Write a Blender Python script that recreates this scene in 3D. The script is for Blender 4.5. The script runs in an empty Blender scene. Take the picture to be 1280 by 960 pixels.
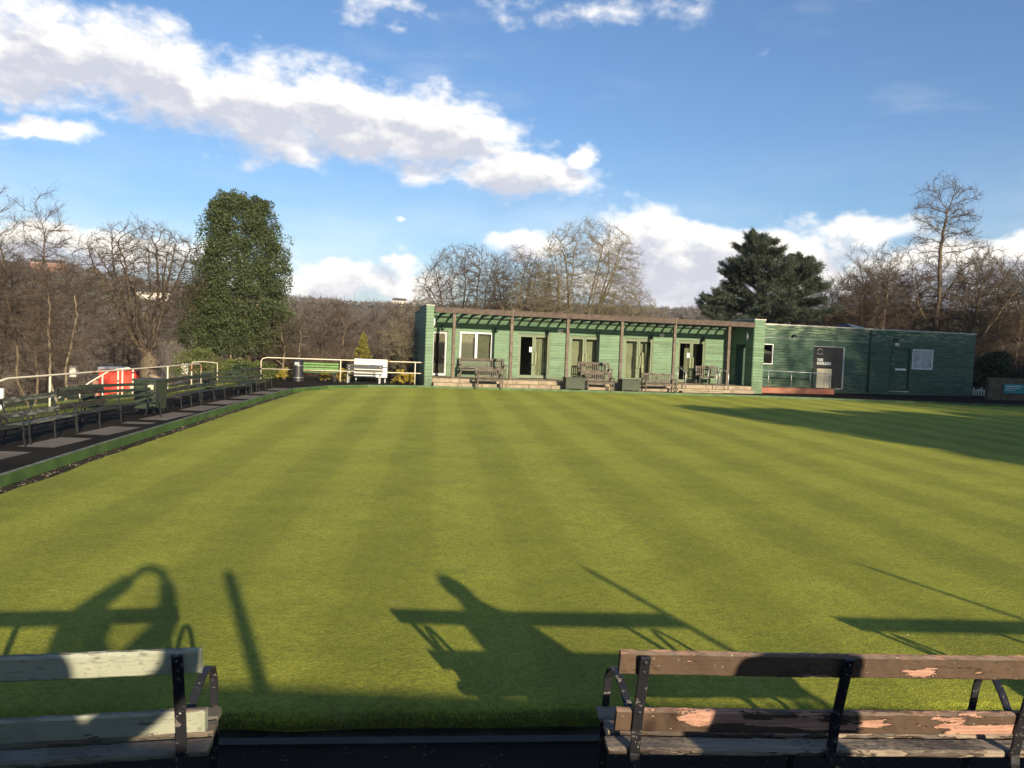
import bpy, math, random
import numpy as np
from mathutils import Vector, Matrix, Euler
R = math.radians
scene = bpy.context.scene
col = scene.collection

# ------------------------------------------------------------------ camera
EYE = 2.1
cd = bpy.data.cameras.new('camera'); cam = bpy.data.objects.new('camera', cd); col.objects.link(cam)
cd.sensor_width = 36.0; cd.lens = 36.0 * 1000 / 1280; cd.clip_start = 0.05; cd.clip_end = 6000
cam.matrix_world = Matrix.Translation((0, 0, EYE)) @ Matrix.Rotation(R(90 - 2.86), 4, 'X') @ Matrix.Rotation(R(2.2), 4, 'Z')
scene.camera = cam

# ------------------------------------------------------------------ sun, sky, exposure
SUN_EL = R(15.3); SH_AZ = R(-23.9)                     # direction the shadows point, from +Y towards +X
sh = Vector((math.sin(SH_AZ) * math.cos(SUN_EL), math.cos(SH_AZ) * math.cos(SUN_EL), -math.sin(SUN_EL)))
sd = bpy.data.lights.new('sun', 'SUN'); sd.energy = 5.0; sd.angle = R(0.6); sd.color = (1.0, 0.85, 0.63)
so = bpy.data.objects.new('sun', sd); col.objects.link(so); so.rotation_euler = sh.to_track_quat('-Z', 'Y').to_euler()
so.location = (20, -40, 30)
scene.view_settings.view_transform = 'Standard'; scene.view_settings.look = 'None'
scene.view_settings.gamma = 1.0; scene.view_settings.use_curve_mapping = False
scene.view_settings.exposure = 0.9

world = bpy.data.worlds.new('World'); scene.world = world; world.use_nodes = True
WT = world.node_tree; WT.nodes.clear()

class S:                                               # small expression wrapper over math nodes
    nt = None
    def __init__(s, sock): s.s = sock
    @staticmethod
    def op(o, a, b=None, c=None, clamp=False):
        n = S.nt.nodes.new('ShaderNodeMath'); n.operation = o; n.use_clamp = clamp
        for i, v in enumerate((a, b, c)):
            if v is None: continue
            if isinstance(v, S): S.nt.links.new(v.s, n.inputs[i])
            else: n.inputs[i].default_value = v
        return S(n.outputs[0])
    def __add__(s, o): return S.op('ADD', s, o)
    __radd__ = __add__
    def __sub__(s, o): return S.op('SUBTRACT', s, o)
    def __rsub__(s, o): return S.op('SUBTRACT', o, s)
    def __mul__(s, o): return S.op('MULTIPLY', s, o)
    __rmul__ = __mul__
def smax(a, b): return S.op('MAXIMUM', a, b)
def clamp01(a): return S.op('ADD', a, 0.0, clamp=True)
def mrange(v, a, b, c=0.0, d=1.0, smooth=True):
    n = S.nt.nodes.new('ShaderNodeMapRange'); n.interpolation_type = 'SMOOTHSTEP' if smooth else 'LINEAR'
    S.nt.links.new(v.s, n.inputs[0])
    for i, x in enumerate((a, b, c, d)): n.inputs[i + 1].default_value = x
    return S(n.outputs[0])
def noise(vec, scale, detail=4, rough=0.5, out=0, dist=0.0):
    n = S.nt.nodes.new('ShaderNodeTexNoise'); n.inputs['Scale'].default_value = scale
    n.inputs['Detail'].default_value = detail; n.inputs['Roughness'].default_value = rough
    n.inputs['Distortion'].default_value = dist
    if vec is not None: S.nt.links.new(vec, n.inputs['Vector'])
    return S(n.outputs[out])
def mixc(f, a, b, blend='MIX'):
    n = S.nt.nodes.new('ShaderNodeMix'); n.data_type = 'RGBA'; n.blend_type = blend; n.clamp_factor = True
    def put(v, i):
        if isinstance(v, S): S.nt.links.new(v.s, n.inputs[i])
        elif isinstance(v, (int, float)): n.inputs[i].default_value = v
        else: n.inputs[i].default_value = (*v, 1)
    put(f, 0); put(a, 6); put(b, 7)
    return S(n.outputs[2])
def mapping(vec, loc=(0, 0, 0), rot=(0, 0, 0), scale=(1, 1, 1), kind='POINT'):
    n = S.nt.nodes.new('ShaderNodeMapping'); n.vector_type = kind
    n.inputs['Location'].default_value = loc; n.inputs['Rotation'].default_value = rot; n.inputs['Scale'].default_value = scale
    S.nt.links.new(vec, n.inputs['Vector']); return n.outputs[0]
def combine(x, y, z=0.0):
    n = S.nt.nodes.new('ShaderNodeCombineXYZ')
    for i, v in enumerate((x, y, z)):
        if isinstance(v, S): S.nt.links.new(v.s, n.inputs[i])
        else: n.inputs[i].default_value = v
    return n.outputs[0]
def separate(v):
    n = S.nt.nodes.new('ShaderNodeSeparateXYZ'); S.nt.links.new(v, n.inputs[0]); return [S(o) for o in n.outputs]

S.nt = WT
# cloud banks by compass bearing and elevation (degrees): bearing, elevation, half width, half height, tilt, weight
BLOBS = [(-30.3,15.9,6.7,2.5,5,1.00),(-24.5,15.8,9.2,2.5,-11,1.00),(-17.6,14.9,7.9,2.7,-6,1.00),(-11.8,14.4,9.4,2.5,-8,1.00),(-5.2,14.4,7.0,2.2,-11,1.00),(0.3,11.8,5.4,1.7,-4,1.00),(4.4,13.1,1.1,0.8,1,0.90),(-30.7,11.8,3.5,0.5,4,0.75),
(-9.6,21.8,3.3,0.8,5,0.30),(4.9,22.2,6.5,0.7,4,0.26),(8.4,7.3,3.2,2.7,1,1.15),(12.0,5.7,6.3,2.6,1,1.15),(17.3,6.1,6.5,2.2,-3,1.05),(22.5,8.0,4.4,1.0,1,0.80),(27.3,5.8,6.3,1.8,-1,1.05),(31.7,6.4,3.6,1.4,-2,1.00),(18.0,3.4,17.1,2.7,-1,1.2),
(-11.5,3.9,5.3,1.4,3,0.90),(-8.0,5.3,1.2,1.2,3,0.75),(0.8,6.9,2.8,1.2,2,0.90),(-7.1,3.4,4.5,1.2,2,0.80),(-28.0,4.9,9.1,1.2,0,0.90),(-23.9,5.6,6.0,0.7,5,0.60),(-31.9,3.4,5.2,1.4,5,1.00),(-8.5,8.7,0.7,0.3,3,0.40)]
tc = WT.nodes.new('ShaderNodeTexCoord'); dirv = tc.outputs['Generated']
x, y, z = separate(dirv)
az = S.op('ARCTAN2', x, y) * 57.29578
el = S.op('ARCSINE', z) * 57.29578
pos = combine(az, el)
nz1 = noise(mapping(pos, scale=(0.22, 0.34, 1)), 1.0, 7, 0.55, out=1)
nx, ny, _ = separate(nz1.s)
def cloud_density(du, dv, det=9):
    u = az + du + (nx - 0.5) * 4.2; v = el + dv + (ny - 0.5) * 3.0
    p = combine(u, v)
    B = None
    for (cu, cv, a, b, t, w) in BLOBS:
        m = mapping(p, (cu, cv, 0), (0, 0, R(t)), (a * 1.14, b * 1.26, 1), 'TEXTURE')
        n = WT.nodes.new('ShaderNodeVectorMath'); n.operation = 'LENGTH'; WT.links.new(m, n.inputs[0])
        f = (1.0 - S(n.outputs['Value'])) * w
        B = f if B is None else smax(B, f)
    q = combine(az + du, el + dv, 3.7)
    f1 = noise(mapping(q, scale=(0.34, 0.55, 1)), 1.0, det, 0.56)
    return B, f1, smax(B, -0.4) * 0.9 + (f1 - 0.5) * 1.45
B0, F0, D0 = cloud_density(0.0, 0.0)
B1, F1, D1 = cloud_density(0.7, 1.25, 5)
alpha = mrange(D0, -0.10, 0.50)
# thin low veil of cloud towards the horizon and faint high wisps
veil = mrange(el, 0.0, 15.0, 1.0, 0.0) * mrange(noise(mapping(pos, scale=(0.05, 0.16, 1)), 1.0, 6, 0.55), 0.30, 0.7) * 0.60
wisp = mrange(noise(mapping(pos, rot=(0, 0, 0.35), scale=(0.05, 0.16, 1)), 1.0, 8, 0.6), 0.52, 0.85) * 0.30
alpha = smax(alpha * 0.97, smax(veil, wisp))
shade = mrange(D1 - F0 * 0.30, -0.16, 0.52)
soft = mrange(noise(mapping(pos, loc=(5, 2, 0), scale=(0.5, 0.8, 1)), 1.0, 6, 0.6), 0.3, 0.75)
shade = clamp01(shade * (0.80 + soft * 0.45))
ccol = mixc(shade, (10.8, 10.2, 9.3), (5.3, 5.4, 6.1))
sky = WT.nodes.new('ShaderNodeTexSky'); sky.sky_type = 'NISHITA'; sky.sun_disc = False
sky.sun_elevation = SUN_EL; sky.sun_rotation = R(180 - 23.9)
sky.air_density = 1.0; sky.dust_density = 1.1; sky.ozone_density = 2.5; sky.altitude = 50
skyc = mixc(1.0, S(sky.outputs[0]), (0.86, 1.05, 1.26), 'MULTIPLY')
above = mrange(el, -1.0, 0.3)
final = mixc(alpha * above, skyc, ccol)
bg = WT.nodes.new('ShaderNodeBackground'); WT.links.new(final.s, bg.inputs[0]); bg.inputs[1].default_value = 0.069
wo = WT.nodes.new('ShaderNodeOutputWorld'); WT.links.new(bg.outputs[0], wo.inputs[0])
world.cycles.sampling_method = 'MANUAL'; world.cycles.sample_map_resolution = 512
scene.cycles.max_bounces = 6; scene.cycles.transparent_max_bounces = 12; scene.cycles.volume_bounces = 0

# ------------------------------------------------------------------ materials
class Mat:
    def __init__(s, name, rough=0.8, spec=0.3, metal=0.0):
        m = bpy.data.materials.new(name); m.use_nodes = True; s.m = m; s.nt = m.node_tree; S.nt = s.nt
        s.b = s.nt.nodes['Principled BSDF']; s.b.inputs['Roughness'].default_value = rough
        s.b.inputs['Specular IOR Level'].default_value = spec; s.b.inputs['Metallic'].default_value = metal
        s.tc = s.nt.nodes.new('ShaderNodeTexCoord'); s.o = s.tc.outputs['Object']
        g = s.nt.nodes.new('ShaderNodeNewGeometry'); s.w = g.outputs['Position']
    def color(s, c):
        if isinstance(c, S): s.nt.links.new(c.s, s.b.inputs['Base Color'])
        else: s.b.inputs['Base Color'].default_value = (*c, 1)
        return s
    def bump(s, h, strength=0.4, dist=0.01):
        n = s.nt.nodes.new('ShaderNodeBump'); n.inputs['Strength'].default_value = strength; n.inputs['Distance'].default_value = dist
        s.nt.links.new(h.s, n.inputs['Height']); s.nt.links.new(n.outputs[0], s.b.inputs['Normal']); return s
    def rough(s, v): s.nt.links.new(v.s, s.b.inputs['Roughness']); return s
def c3(c, k=1.0): return tuple(min(1, v * k) for v in c)

def simple(name, c, rough=0.6, var=0.25, scale=6.0, spec=0.3, metal=0.0, bump=0.0, world_space=False):
    M = Mat(name, rough, spec, metal); v = M.w if world_space else M.o
    n = noise(v, scale, 5, 0.6)
    M.color(mixc(mrange(n, 0.3, 0.7), c3(c, 1 - var), c3(c, 1 + var)))
    if bump: M.bump(noise(v, scale * 8, 4, 0.6), bump, 0.004)
    return M.m

def wood_weathered(name, paint, bare, wear=0.5, edge=None, dirt=(0.03, 0.028, 0.025), axis='x', rough=0.65, patch=1.0):
    """old paint that flakes off long grain-wise patches, with dirt in the grain"""
    M = Mat(name, rough, 0.3); o = M.o
    sc = (1.3, 6.0, 6.0) if axis == 'x' else (6.0, 6.0, 1.3)
    g = noise(mapping(o, scale=sc), 3.2 / patch, 7, 0.62)
    fine = noise(mapping(o, scale=tuple(v * 4 for v in sc)), 9.0, 4, 0.6)
    gr = noise(mapping(o, scale=tuple(v * (1 if v < 3 else 9) for v in sc)), 5.0, 4, 0.6)
    m = mrange(g + (fine - 0.5) * 0.10, wear, wear + 0.012)
    blot = noise(o, 4.0, 5, 0.6)
    pc = mixc(mrange(blot, 0.35, 0.7), c3(paint, 0.72), c3(paint, 1.2))
    pc = mixc(mrange(gr, 0.60, 0.72) * 0.7, pc, dirt)
    bc = mixc(mrange(gr, 0.35, 0.7), c3(bare, 0.6), c3(bare, 1.15))
    c = mixc(m, pc, bc)
    rim = mrange(g + (fine - 0.5) * 0.10, wear - 0.02, wear) * (1.0 - m)
    c = mixc(rim * 0.6, c, c3(paint, 0.4))
    M.color(c); M.bump(gr * 0.5 + (1.0 - m) * 0.6, 0.5, 0.003)
    return M.m

# lawn: mown stripes lie in the grass itself (the nap of the grass), so they are its own colour
M = Mat('mown_turf', 0.75, 0.15)
sx, sy, sz = separate(mapping(M.w, rot=(0, 0, R(-5.4))))
wob = noise(M.w, 0.35, 3, 0.5)
st = S.op('SINE', (sx + (wob - 0.5) * 0.22) * (2 * math.pi / 1.55))
cr = S.op('SINE', (sx * 0.72 - sy * 0.69 + (wob - 0.5) * 0.9) * (2 * math.pi / 2.6))
bd = S.op('SINE', (sy + (wob - 0.5) * 1.0) * (2 * math.pi / 3.1))
big = noise(M.w, 0.16, 4, 0.55); mid = noise(M.w, 1.7, 5, 0.65); fine = noise(M.w, 42.0, 4, 0.75); fib = noise(mapping(M.w, scale=(1, .5, 1)), 150.0, 3, 0.7)
t = st * 0.12 + (big - 0.5) * 0.8 + (mid - 0.5) * 1.1 + 0.5
turf = mixc(clamp01(t), (0.258, 0.292, 0.019), (0.500, 0.498, 0.055))
yel = mrange(noise(M.w, 0.55, 6, 0.7), 0.55, 0.8)
turf = mixc(yel * 0.55, turf, (0.36, 0.33, 0.09))
clump = noise(M.w, 14.0, 5, 0.75)
turf = mixc(mrange(clump, 0.42, 0.66) * 0.45, turf, (0.150, 0.172, 0.010))
turf = mixc(mrange(fine, 0.40, 0.62) * 0.60, turf, (0.125, 0.150, 0.010))
turf = mixc(mrange(fib, 0.5, 0.72) * 0.5, turf, (0.46, 0.43, 0.13))
moss = mrange(noise(M.w, 0.9, 7, 0.72), 0.56, 0.70); turf = mixc(moss * .45, turf, (0.14, 0.20, 0.012))
worn = mrange(noise(mapping(M.w, loc=(9, 3, 0)), 2.3, 6, 0.75), 0.60, 0.72); turf = mixc(worn * .40, turf, (0.42, 0.36, 0.12))
nap = 1.10 + mrange(st, -0.30, 0.30, -0.065, 0.065) + mrange(cr, -.7, .7, -0.022, 0.022) + mrange(bd, -.5, .5, -0.022, 0.022) + (big - 0.5) * 0.22 + (mid - 0.5) * 0.12
turf = mixc(1.0, turf, S(combine(nap, nap, nap * 1.0)), 'MULTIPLY')
M.color(turf); M.bump(fine * 0.6 + fib * 0.5 + clump * 0.7 + mid * 1.0, 1.0, 0.05)
M.b.inputs['Sheen Weight'].default_value = 0.06; M.b.inputs['Sheen Roughness'].default_value = 0.45
M.b.inputs['Sheen Tint'].default_value = (0.85, 0.88, 0.38, 1)
m_turf = M.m

M = Mat('asphalt', 0.95, 0.08)
n1 = noise(M.w, 0.5, 5, 0.6); n2 = noise(M.w, 70, 3, 0.7); n3 = noise(M.w, 3.0, 6, 0.65)
a = mixc(mrange(n1, 0.3, 0.7), (0.012, 0.0095, 0.007), (0.024, 0.020, 0.016))
a = mixc(mrange(n2, 0.58, 0.75) * 0.5, a, (0.055, 0.048, 0.042)); a = mixc(mrange(n3, 0.60, 0.72) * 0.5, a, (0.024, 0.026, 0.012))
M.color(a); M.bump(n2, 0.6, 0.008); m_asphalt = M.m

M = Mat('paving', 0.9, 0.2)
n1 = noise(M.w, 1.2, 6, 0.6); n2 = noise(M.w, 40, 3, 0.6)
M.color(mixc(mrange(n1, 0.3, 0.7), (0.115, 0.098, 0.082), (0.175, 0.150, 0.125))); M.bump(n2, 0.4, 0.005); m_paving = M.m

M = Mat('ditch_soil', 0.95, 0.1)
n1 = noise(M.w, 5, 6, 0.7); n2 = noise(M.w, 28, 4, 0.7)
a = mixc(mrange(n1, 0.3, 0.7), (0.022, 0.018, 0.012), (0.055, 0.045, 0.028)); a = mixc(mrange(n2, 0.62, 0.70) * 0.8, a, (0.16, 0.13, 0.09))
M.color(a); M.bump(n2, 0.9, 0.03); m_ditch = M.m

M = Mat('ground_mixed', 0.95, 0.1)
px, py, pz = separate(M.w)
n1 = noise(M.w, 0.035, 5, 0.6); n2 = noise(M.w, 0.5, 6, 0.7); n3 = noise(M.w, 9.0, 4, 0.7)
grass = mixc(mrange(n2, 0.3, 0.7), (0.040, 0.058, 0.014), (0.085, 0.100, 0.026))
leafy = mixc(mrange(n2, 0.3, 0.7), (0.045, 0.032, 0.020), (0.10, 0.072, 0.046))
nearm = mrange(S.op('SQRT', px * px + py * py), 55.0, 95.0)
fld = mrange(n1, 0.56, 0.60)
g = mixc(mrange(n2 + (n1 - 0.5) * 0.5, 0.46, 0.62), grass, leafy)
far = mixc(fld, leafy, (0.12, 0.125, 0.05))
g = mixc(nearm, g, far); g = mixc(mrange(n3, 0.5, 0.7) * 0.35, g, (0.05, 0.04, 0.02))
M.color(g); M.bump(n3, 0.8, 0.05); m_ground = M.m

def cladding(name, base, pale, k, top=False):
    M = Mat(name, 0.62, 0.3)
    ox, oy, oz = separate(M.o)
    wn = M.nt.nodes.new('ShaderNodeTexWhiteNoise'); wn.noise_dimensions = '2D'
    row = S.op('FLOOR', oz * (1 / .15) + 0.02); wn_v = combine(S.op('FLOOR', (ox + row * 1.37) * 0.24), row); M.nt.links.new(wn_v, wn.inputs['Vector']); wv = S(wn.outputs['Value'])
    g = noise(mapping(M.o, scale=(0.5, 1, 9)), 3.0, 6, 0.65); b = noise(mapping(M.o, scale=(0.35, 1, 0.8)), 1.2, 4, 0.6)
    f = noise(mapping(M.o, scale=(1.2, 1, 26)), 5.0, 5, 0.7)
    c = mixc(mrange(b, 0.3, 0.7), c3(base, 0.82), c3(base, 1.18))
    c = mixc(wv * 0.6, c, c3(base, 1.55)); c = mixc(mrange(wv, .70, .9) * .6, c, c3(base, .5)); stn = mrange(noise(mapping(M.o, scale=(2.2, 1, .35)), 2.0, 5, .65), .58, .74); c = mixc(stn * .45, c, c3(base, .45)); lowm = mrange(oz + noise(M.o, 1.5, 4, .6) * .6, 1.15, .55) ; c = mixc(lowm * .5, c, (0.035, 0.055, 0.028))
    c = mixc(mrange(g, 0.48, 0.70) * k, c, pale); c = mixc(mrange(f, 0.55, 0.70) * k, c, c3(pale, 1.45)); c = mixc(mrange(f, 0.42, 0.30) * k * .8, c, c3(base, 0.5))
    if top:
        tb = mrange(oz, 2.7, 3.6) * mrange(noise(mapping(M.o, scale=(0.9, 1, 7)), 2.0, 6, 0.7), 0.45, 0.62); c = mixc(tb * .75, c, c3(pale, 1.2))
    lap = S.op('FRACT', oz * (1 / .15) + 0.02); c = mixc(mrange(lap, 0.86, 0.95) * .8, c, c3(base, .22))
    M.color(c); M.bump(g + f, 0.35, 0.004); return M.m
m_clad = cladding('green_boards', (0.088, 0.160, 0.088), (0.23, 0.26, 0.15), 0.62)
m_clad2 = cladding('shaded_green_boards', (0.017, 0.060, 0.035), (0.22, 0.25, 0.145), 0.62, True)  # base darkened for the tree shade; faded pale paint also carries the sunlit part
m_frame_green = simple('green_frame_paint', (0.120, 0.150, 0.085), 0.5, 0.12)
m_handle = simple('pale_handle_paint', (0.26, 0.29, 0.17), 0.5, 0.1)
m_dark_green = simple('dark_green_paint', (0.018, 0.050, 0.030), 0.5, 0.2)
m_white = simple('white_paint', (0.62, 0.62, 0.58), 0.45, 0.05, 3)
m_grey_frame = simple('grey_frame_paint', (0.36, 0.37, 0.36), 0.5, 0.1)
m_cap = simple('pale_coping', (0.42, 0.40, 0.34), 0.7, 0.25, 3)
m_timber = wood_weathered('weathered_timber', (0.100, 0.078, 0.056), (0.18, 0.145, 0.11), 0.58)
m_timber_v = wood_weathered('weathered_post_timber', (0.110, 0.082, 0.058), (0.20, 0.155, 0.115), 0.55, axis='z')
m_fascia = wood_weathered('fascia_timber', (0.072, 0.048, 0.036), (0.14, 0.10, 0.075), 0.60)
m_rafter = simple('rafter_dark', (0.035, 0.05, 0.035), 0.7, 0.3)
m_stone = None
M = Mat('step_stone', 0.85, 0.2)
n1 = noise(M.o, 2.5, 6, 0.65)
M.color(mixc(mrange(n1, 0.3, 0.7), (0.19, 0.15, 0.10), (0.32, 0.26, 0.18))); M.bump(noise(M.o, 30, 4, 0.6), 0.3, 0.004); m_stone = M.m
M = Mat('red_brick', 0.85, 0.2)
br = M.nt.nodes.new('ShaderNodeTexBrick'); br.inputs['Scale'].default_value = 1.0; br.inputs['Brick Width'].default_value = 0.225; br.inputs['Row Height'].default_value = 0.075
br.inputs['Mortar Size'].default_value = 0.006; br.inputs['Color1'].default_value = (0.30, 0.085, 0.045, 1); br.inputs['Color2'].default_value = (0.24, 0.09, 0.055, 1); br.inputs['Mortar'].default_value = (0.2, 0.17, 0.14, 1)
vx, vy, vz = separate(M.o); M.nt.links.new(combine(vx + vy, vz), br.inputs['Vector'])
M.color(mixc(mrange(noise(M.o, 3, 5, .6), .4, .7) * 0.4, S(br.outputs[0]), (0.36, 0.19, 0.12))); m_brick = M.m
M = Mat('glass', 0.03, 0.5)
M.color((0.02, 0.02, 0.02))
tr = M.nt.nodes.new('ShaderNodeBsdfTransparent'); tr.inputs[0].default_value = (0.80, 0.84, 0.80, 1)
fr = M.nt.nodes.new('ShaderNodeFresnel'); fr.inputs[0].default_value = 1.5
gl = M.nt.nodes.new('ShaderNodeBsdfGlossy'); gl.inputs['Roughness'].default_value = 0.02
mx = M.nt.nodes.new('ShaderNodeMixShader'); M.nt.links.new((S(fr.outputs[0]) * 1.3).s, mx.inputs[0])
M.nt.links.new(tr.outputs[0], mx.inputs[1]); M.nt.links.new(gl.outputs[0], mx.inputs[2])
M.nt.links.new(mx.outputs[0], M.nt.nodes['Material Output'].inputs[0]); m_glass = M.m
M = Mat('roof_glazing', 0.2, 0.5)
tr = M.nt.nodes.new('ShaderNodeBsdfTransparent'); tr.inputs[0].default_value = (0.62, 0.68, 0.64, 1)
df = M.nt.nodes.new('ShaderNodeBsdfDiffuse'); df.inputs[0].default_value = (0.25, 0.28, 0.25, 1)
mx = M.nt.nodes.new('ShaderNodeMixShader'); mx.inputs[0].default_value = 0.12
M.nt.links.new(tr.outputs[0], mx.inputs[1]); M.nt.links.new(df.outputs[0], mx.inputs[2])
M.nt.links.new(mx.outputs[0], M.nt.nodes['Material Output'].inputs[0]); m_poly = M.m
m_frost = simple('frosted_pane', (0.30, 0.31, 0.32), 0.35, 0.3, 3)
m_inner = simple('interior_wall', (0.16, 0.13, 0.09), 0.9, 0.1)
m_innerfloor = simple('interior_floor', (0.12, 0.09, 0.06), 0.6, 0.2)
m_curtain = simple('brown_curtain', (0.36, 0.33, 0.24), 0.9, 0.12, 2)
m_cream = simple('cream_board', (0.50, 0.45, 0.31), 0.7, 0.1)
m_black = simple('black_metal', (0.018, 0.018, 0.020), 0.45, 0.3, 12, 0.5)
m_steel = simple('galvanised_steel', (0.42, 0.43, 0.42), 0.4, 0.15, 8, 0.5, 0.6)
m_roofing = simple('dark_roof_felt', (0.05, 0.055, 0.07), 0.8, 0.2)
m_teal = simple('teal_sign', (0.02, 0.20, 0.21), 0.5, 0.1)
m_greenpaint = simple('kerb_green_paint', (0.058, 0.108, 0.028), 0.6, 0.3, 2.0, bump=0.3)
m_greenbench = simple('bright_green_paint', (0.11, 0.22, 0.065), 0.5, 0.15)
m_greybench = wood_weathered('grey_bench_wood', (0.070, 0.068, 0.060), (0.12, 0.115, 0.10), 0.58)
m_planter = simple('planter_green_paint', (0.040, 0.050, 0.030), 0.6, 0.2, 3)
m_gardenwood = wood_weathered('garden_bench_wood', (0.078, 0.062, 0.044), (0.16, 0.135, 0.105), 0.54)
m_edge = wood_weathered('edging_wood', (0.010, 0.009, 0.007), (0.030, 0.026, 0.020), 0.66)
m_darkwood = wood_weathered('dark_garden_bench_wood', (0.085, 0.07, 0.05), (0.18, 0.155, 0.12), 0.6)
m_olive = wood_weathered('olive_bench_wood', (0.026, 0.025, 0.017), (0.062, 0.056, 0.042), 0.56)
m_mossy = wood_weathered('lichen_bench_wood', (0.06, 0.06, 0.045), (0.20, 0.20, 0.16), 0.50)
m_dgreenbench = simple('dark_green_bench_paint', (0.020, 0.028, 0.018), 0.5, 0.3, 5)
m_cabinet = simple('cabinet_green', (0.032, 0.042, 0.028), 0.55, 0.15, 3)

M = Mat('cream_rail_paint', 0.45, 0.4)
n1 = noise(M.o, 1.7, 6, 0.65)
c = mixc(mrange(n1, 0.60, 0.66), (0.56, 0.50, 0.38), (0.36, 0.14, 0.06)); M.color(c); m_rail = M.m
m_kerbtop = wood_weathered('kerb_timber_top', (0.11, 0.13, 0.085), (0.22, 0.22, 0.17), 0.5, axis='x')
m_red = simple('red_tarp', (0.62, 0.06, 0.035), 0.6, 0.1, 1)
m_skin = simple('skin', (0.50, 0.30, 0.21), 0.6, 0.08)
m_coat = simple('navy_coat', (0.03, 0.04, 0.07), 0.9, 0.2)
m_coat2 = simple('grey_coat', (0.12, 0.12, 0.13), 0.9, 0.2)
m_hair = simple('hair_brown', (0.05, 0.03, 0.02), 0.7, 0.2)

# near benches: brown flaking paint and pale chalky green paint, over black flaking iron
def near_bench_wood(name, paint, paint2, bare, wear, undercoat):
    M = Mat(name, 0.6, 0.35); o = M.o
    lng = noise(mapping(o, scale=(1.0, 2.2, 5.0)), 2.1, 8, 0.60)
    jag = noise(mapping(o, scale=(1, 3, 3)), 26.0, 5, 0.65)
    grain = noise(mapping(o, scale=(1, 26, 26)), 5.0, 5, 0.65)
    spot = noise(o, 55.0, 3, 0.6); blotch = noise(o, 3.3, 5, 0.6)
    ox, oy, oz = separate(o); f = lng + (jag - 0.5) * 0.10 + mrange(ox, -1.0, 1.1, -0.02, 0.035) - mrange(oz, .70, .74, 0.0, 0.045)
    gn = M.nt.nodes.new('ShaderNodeNewGeometry'); nz_ = separate(gn.outputs['True Normal'])[2]; upw = mrange(nz_, .55, .8) * mrange(jag * .5 + lng * .5, .40, .52)
    m = smax(mrange(f, wear, wear + 0.006, smooth=False), upw * .8)
    p = mixc(mrange(blotch, 0.3, 0.7), paint, paint2); p = mixc(mrange(grain, 0.56, 0.70) * 0.6, p, c3(paint, 0.35))
    p = mixc(mrange(spot, 0.66, 0.74) * 0.7, p, undercoat); p = mixc(mrange(jag * 0.6 + blotch * 0.4, 0.57, 0.63) * 0.55, p, c3(paint, 0.3))
    b = mixc(mrange(grain, 0.3, 0.7), c3(bare, 0.62), c3(bare, 1.15)); b = mixc(mrange(jag, 0.58, 0.66) * 0.5, b, c3(bare, 0.35))
    c = mixc(m, p, b)
    rim = mrange(f, wear - 0.016, wear - 0.004) * (1.0 - m)
    c = mixc(rim * 0.85, c, c3(paint, 0.25)); M.color(c)
    M.bump((1.0 - m) * 0.8 + grain * 0.4 + jag * 0.25, 0.7, 0.003); M.rough(0.85 - (1.0 - m) * 0.28)
    return M.m
m_brownflake = near_bench_wood('brown_flaking_paint', (0.066, 0.042, 0.027), (0.100, 0.065, 0.042), (0.42, 0.23, 0.16), 0.53, (0.40, 0.36, 0.27))
m_brownseat = near_bench_wood('worn_seat_wood', (0.060, 0.044, 0.032), (0.095, 0.073, 0.055), (0.28, 0.22, 0.16), 0.50, (0.30, 0.27, 0.2))
m_paleflake = near_bench_wood('pale_green_flaking_paint', (0.215, 0.228, 0.165), (0.31, 0.32, 0.24), (0.14, 0.11, 0.085), 0.66, (0.10, 0.085, 0.06))
m_paleseat = near_bench_wood('pale_worn_seat_wood', (0.15, 0.14, 0.10), (0.10, 0.09, 0.068), (0.16, 0.125, 0.09), 0.52, (0.10, 0.085, 0.06))
M = Mat('flaking_black_iron', 0.38, 0.55)
n1 = noise(M.o, 22, 6, 0.7); n2 = noise(M.o, 60, 4, 0.6)
c = mixc(mrange(n1, 0.58, 0.62), (0.014, 0.014, 0.017), (0.13, 0.115, 0.10)); c = mixc(mrange(n2, 0.66, 0.7), c, (0.32, 0.30, 0.27))
M.color(c); M.bump(n1 + n2, 0.6, 0.003); m_iron = M.m

def bark(name, a, b, lich=(0.14, 0.14, 0.08), k=0.3):
    M = Mat(name, 0.9, 0.15); g = noise(mapping(M.o, scale=(3, 3, 0.7)), 4.0, 5, 0.65); l = noise(M.o, 1.3, 4, 0.6)
    c = mixc(mrange(g, 0.3, 0.7), a, b); c = mixc(mrange(l, 0.5, 0.7) * k, c, lich); M.color(c); M.bump(g, 0.7, 0.03); return M.m
m_bark = bark('bark_grey_brown', (0.062, 0.047, 0.033), (0.145, 0.112, 0.076))
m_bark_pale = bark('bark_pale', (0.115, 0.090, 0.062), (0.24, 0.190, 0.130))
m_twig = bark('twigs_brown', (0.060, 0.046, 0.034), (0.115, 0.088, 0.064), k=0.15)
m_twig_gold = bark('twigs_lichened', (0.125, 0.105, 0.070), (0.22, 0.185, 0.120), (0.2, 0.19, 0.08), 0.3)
m_twig_red = bark('twigs_reddish', (0.062, 0.046, 0.034), (0.115, 0.086, 0.062), k=0.1)
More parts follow.
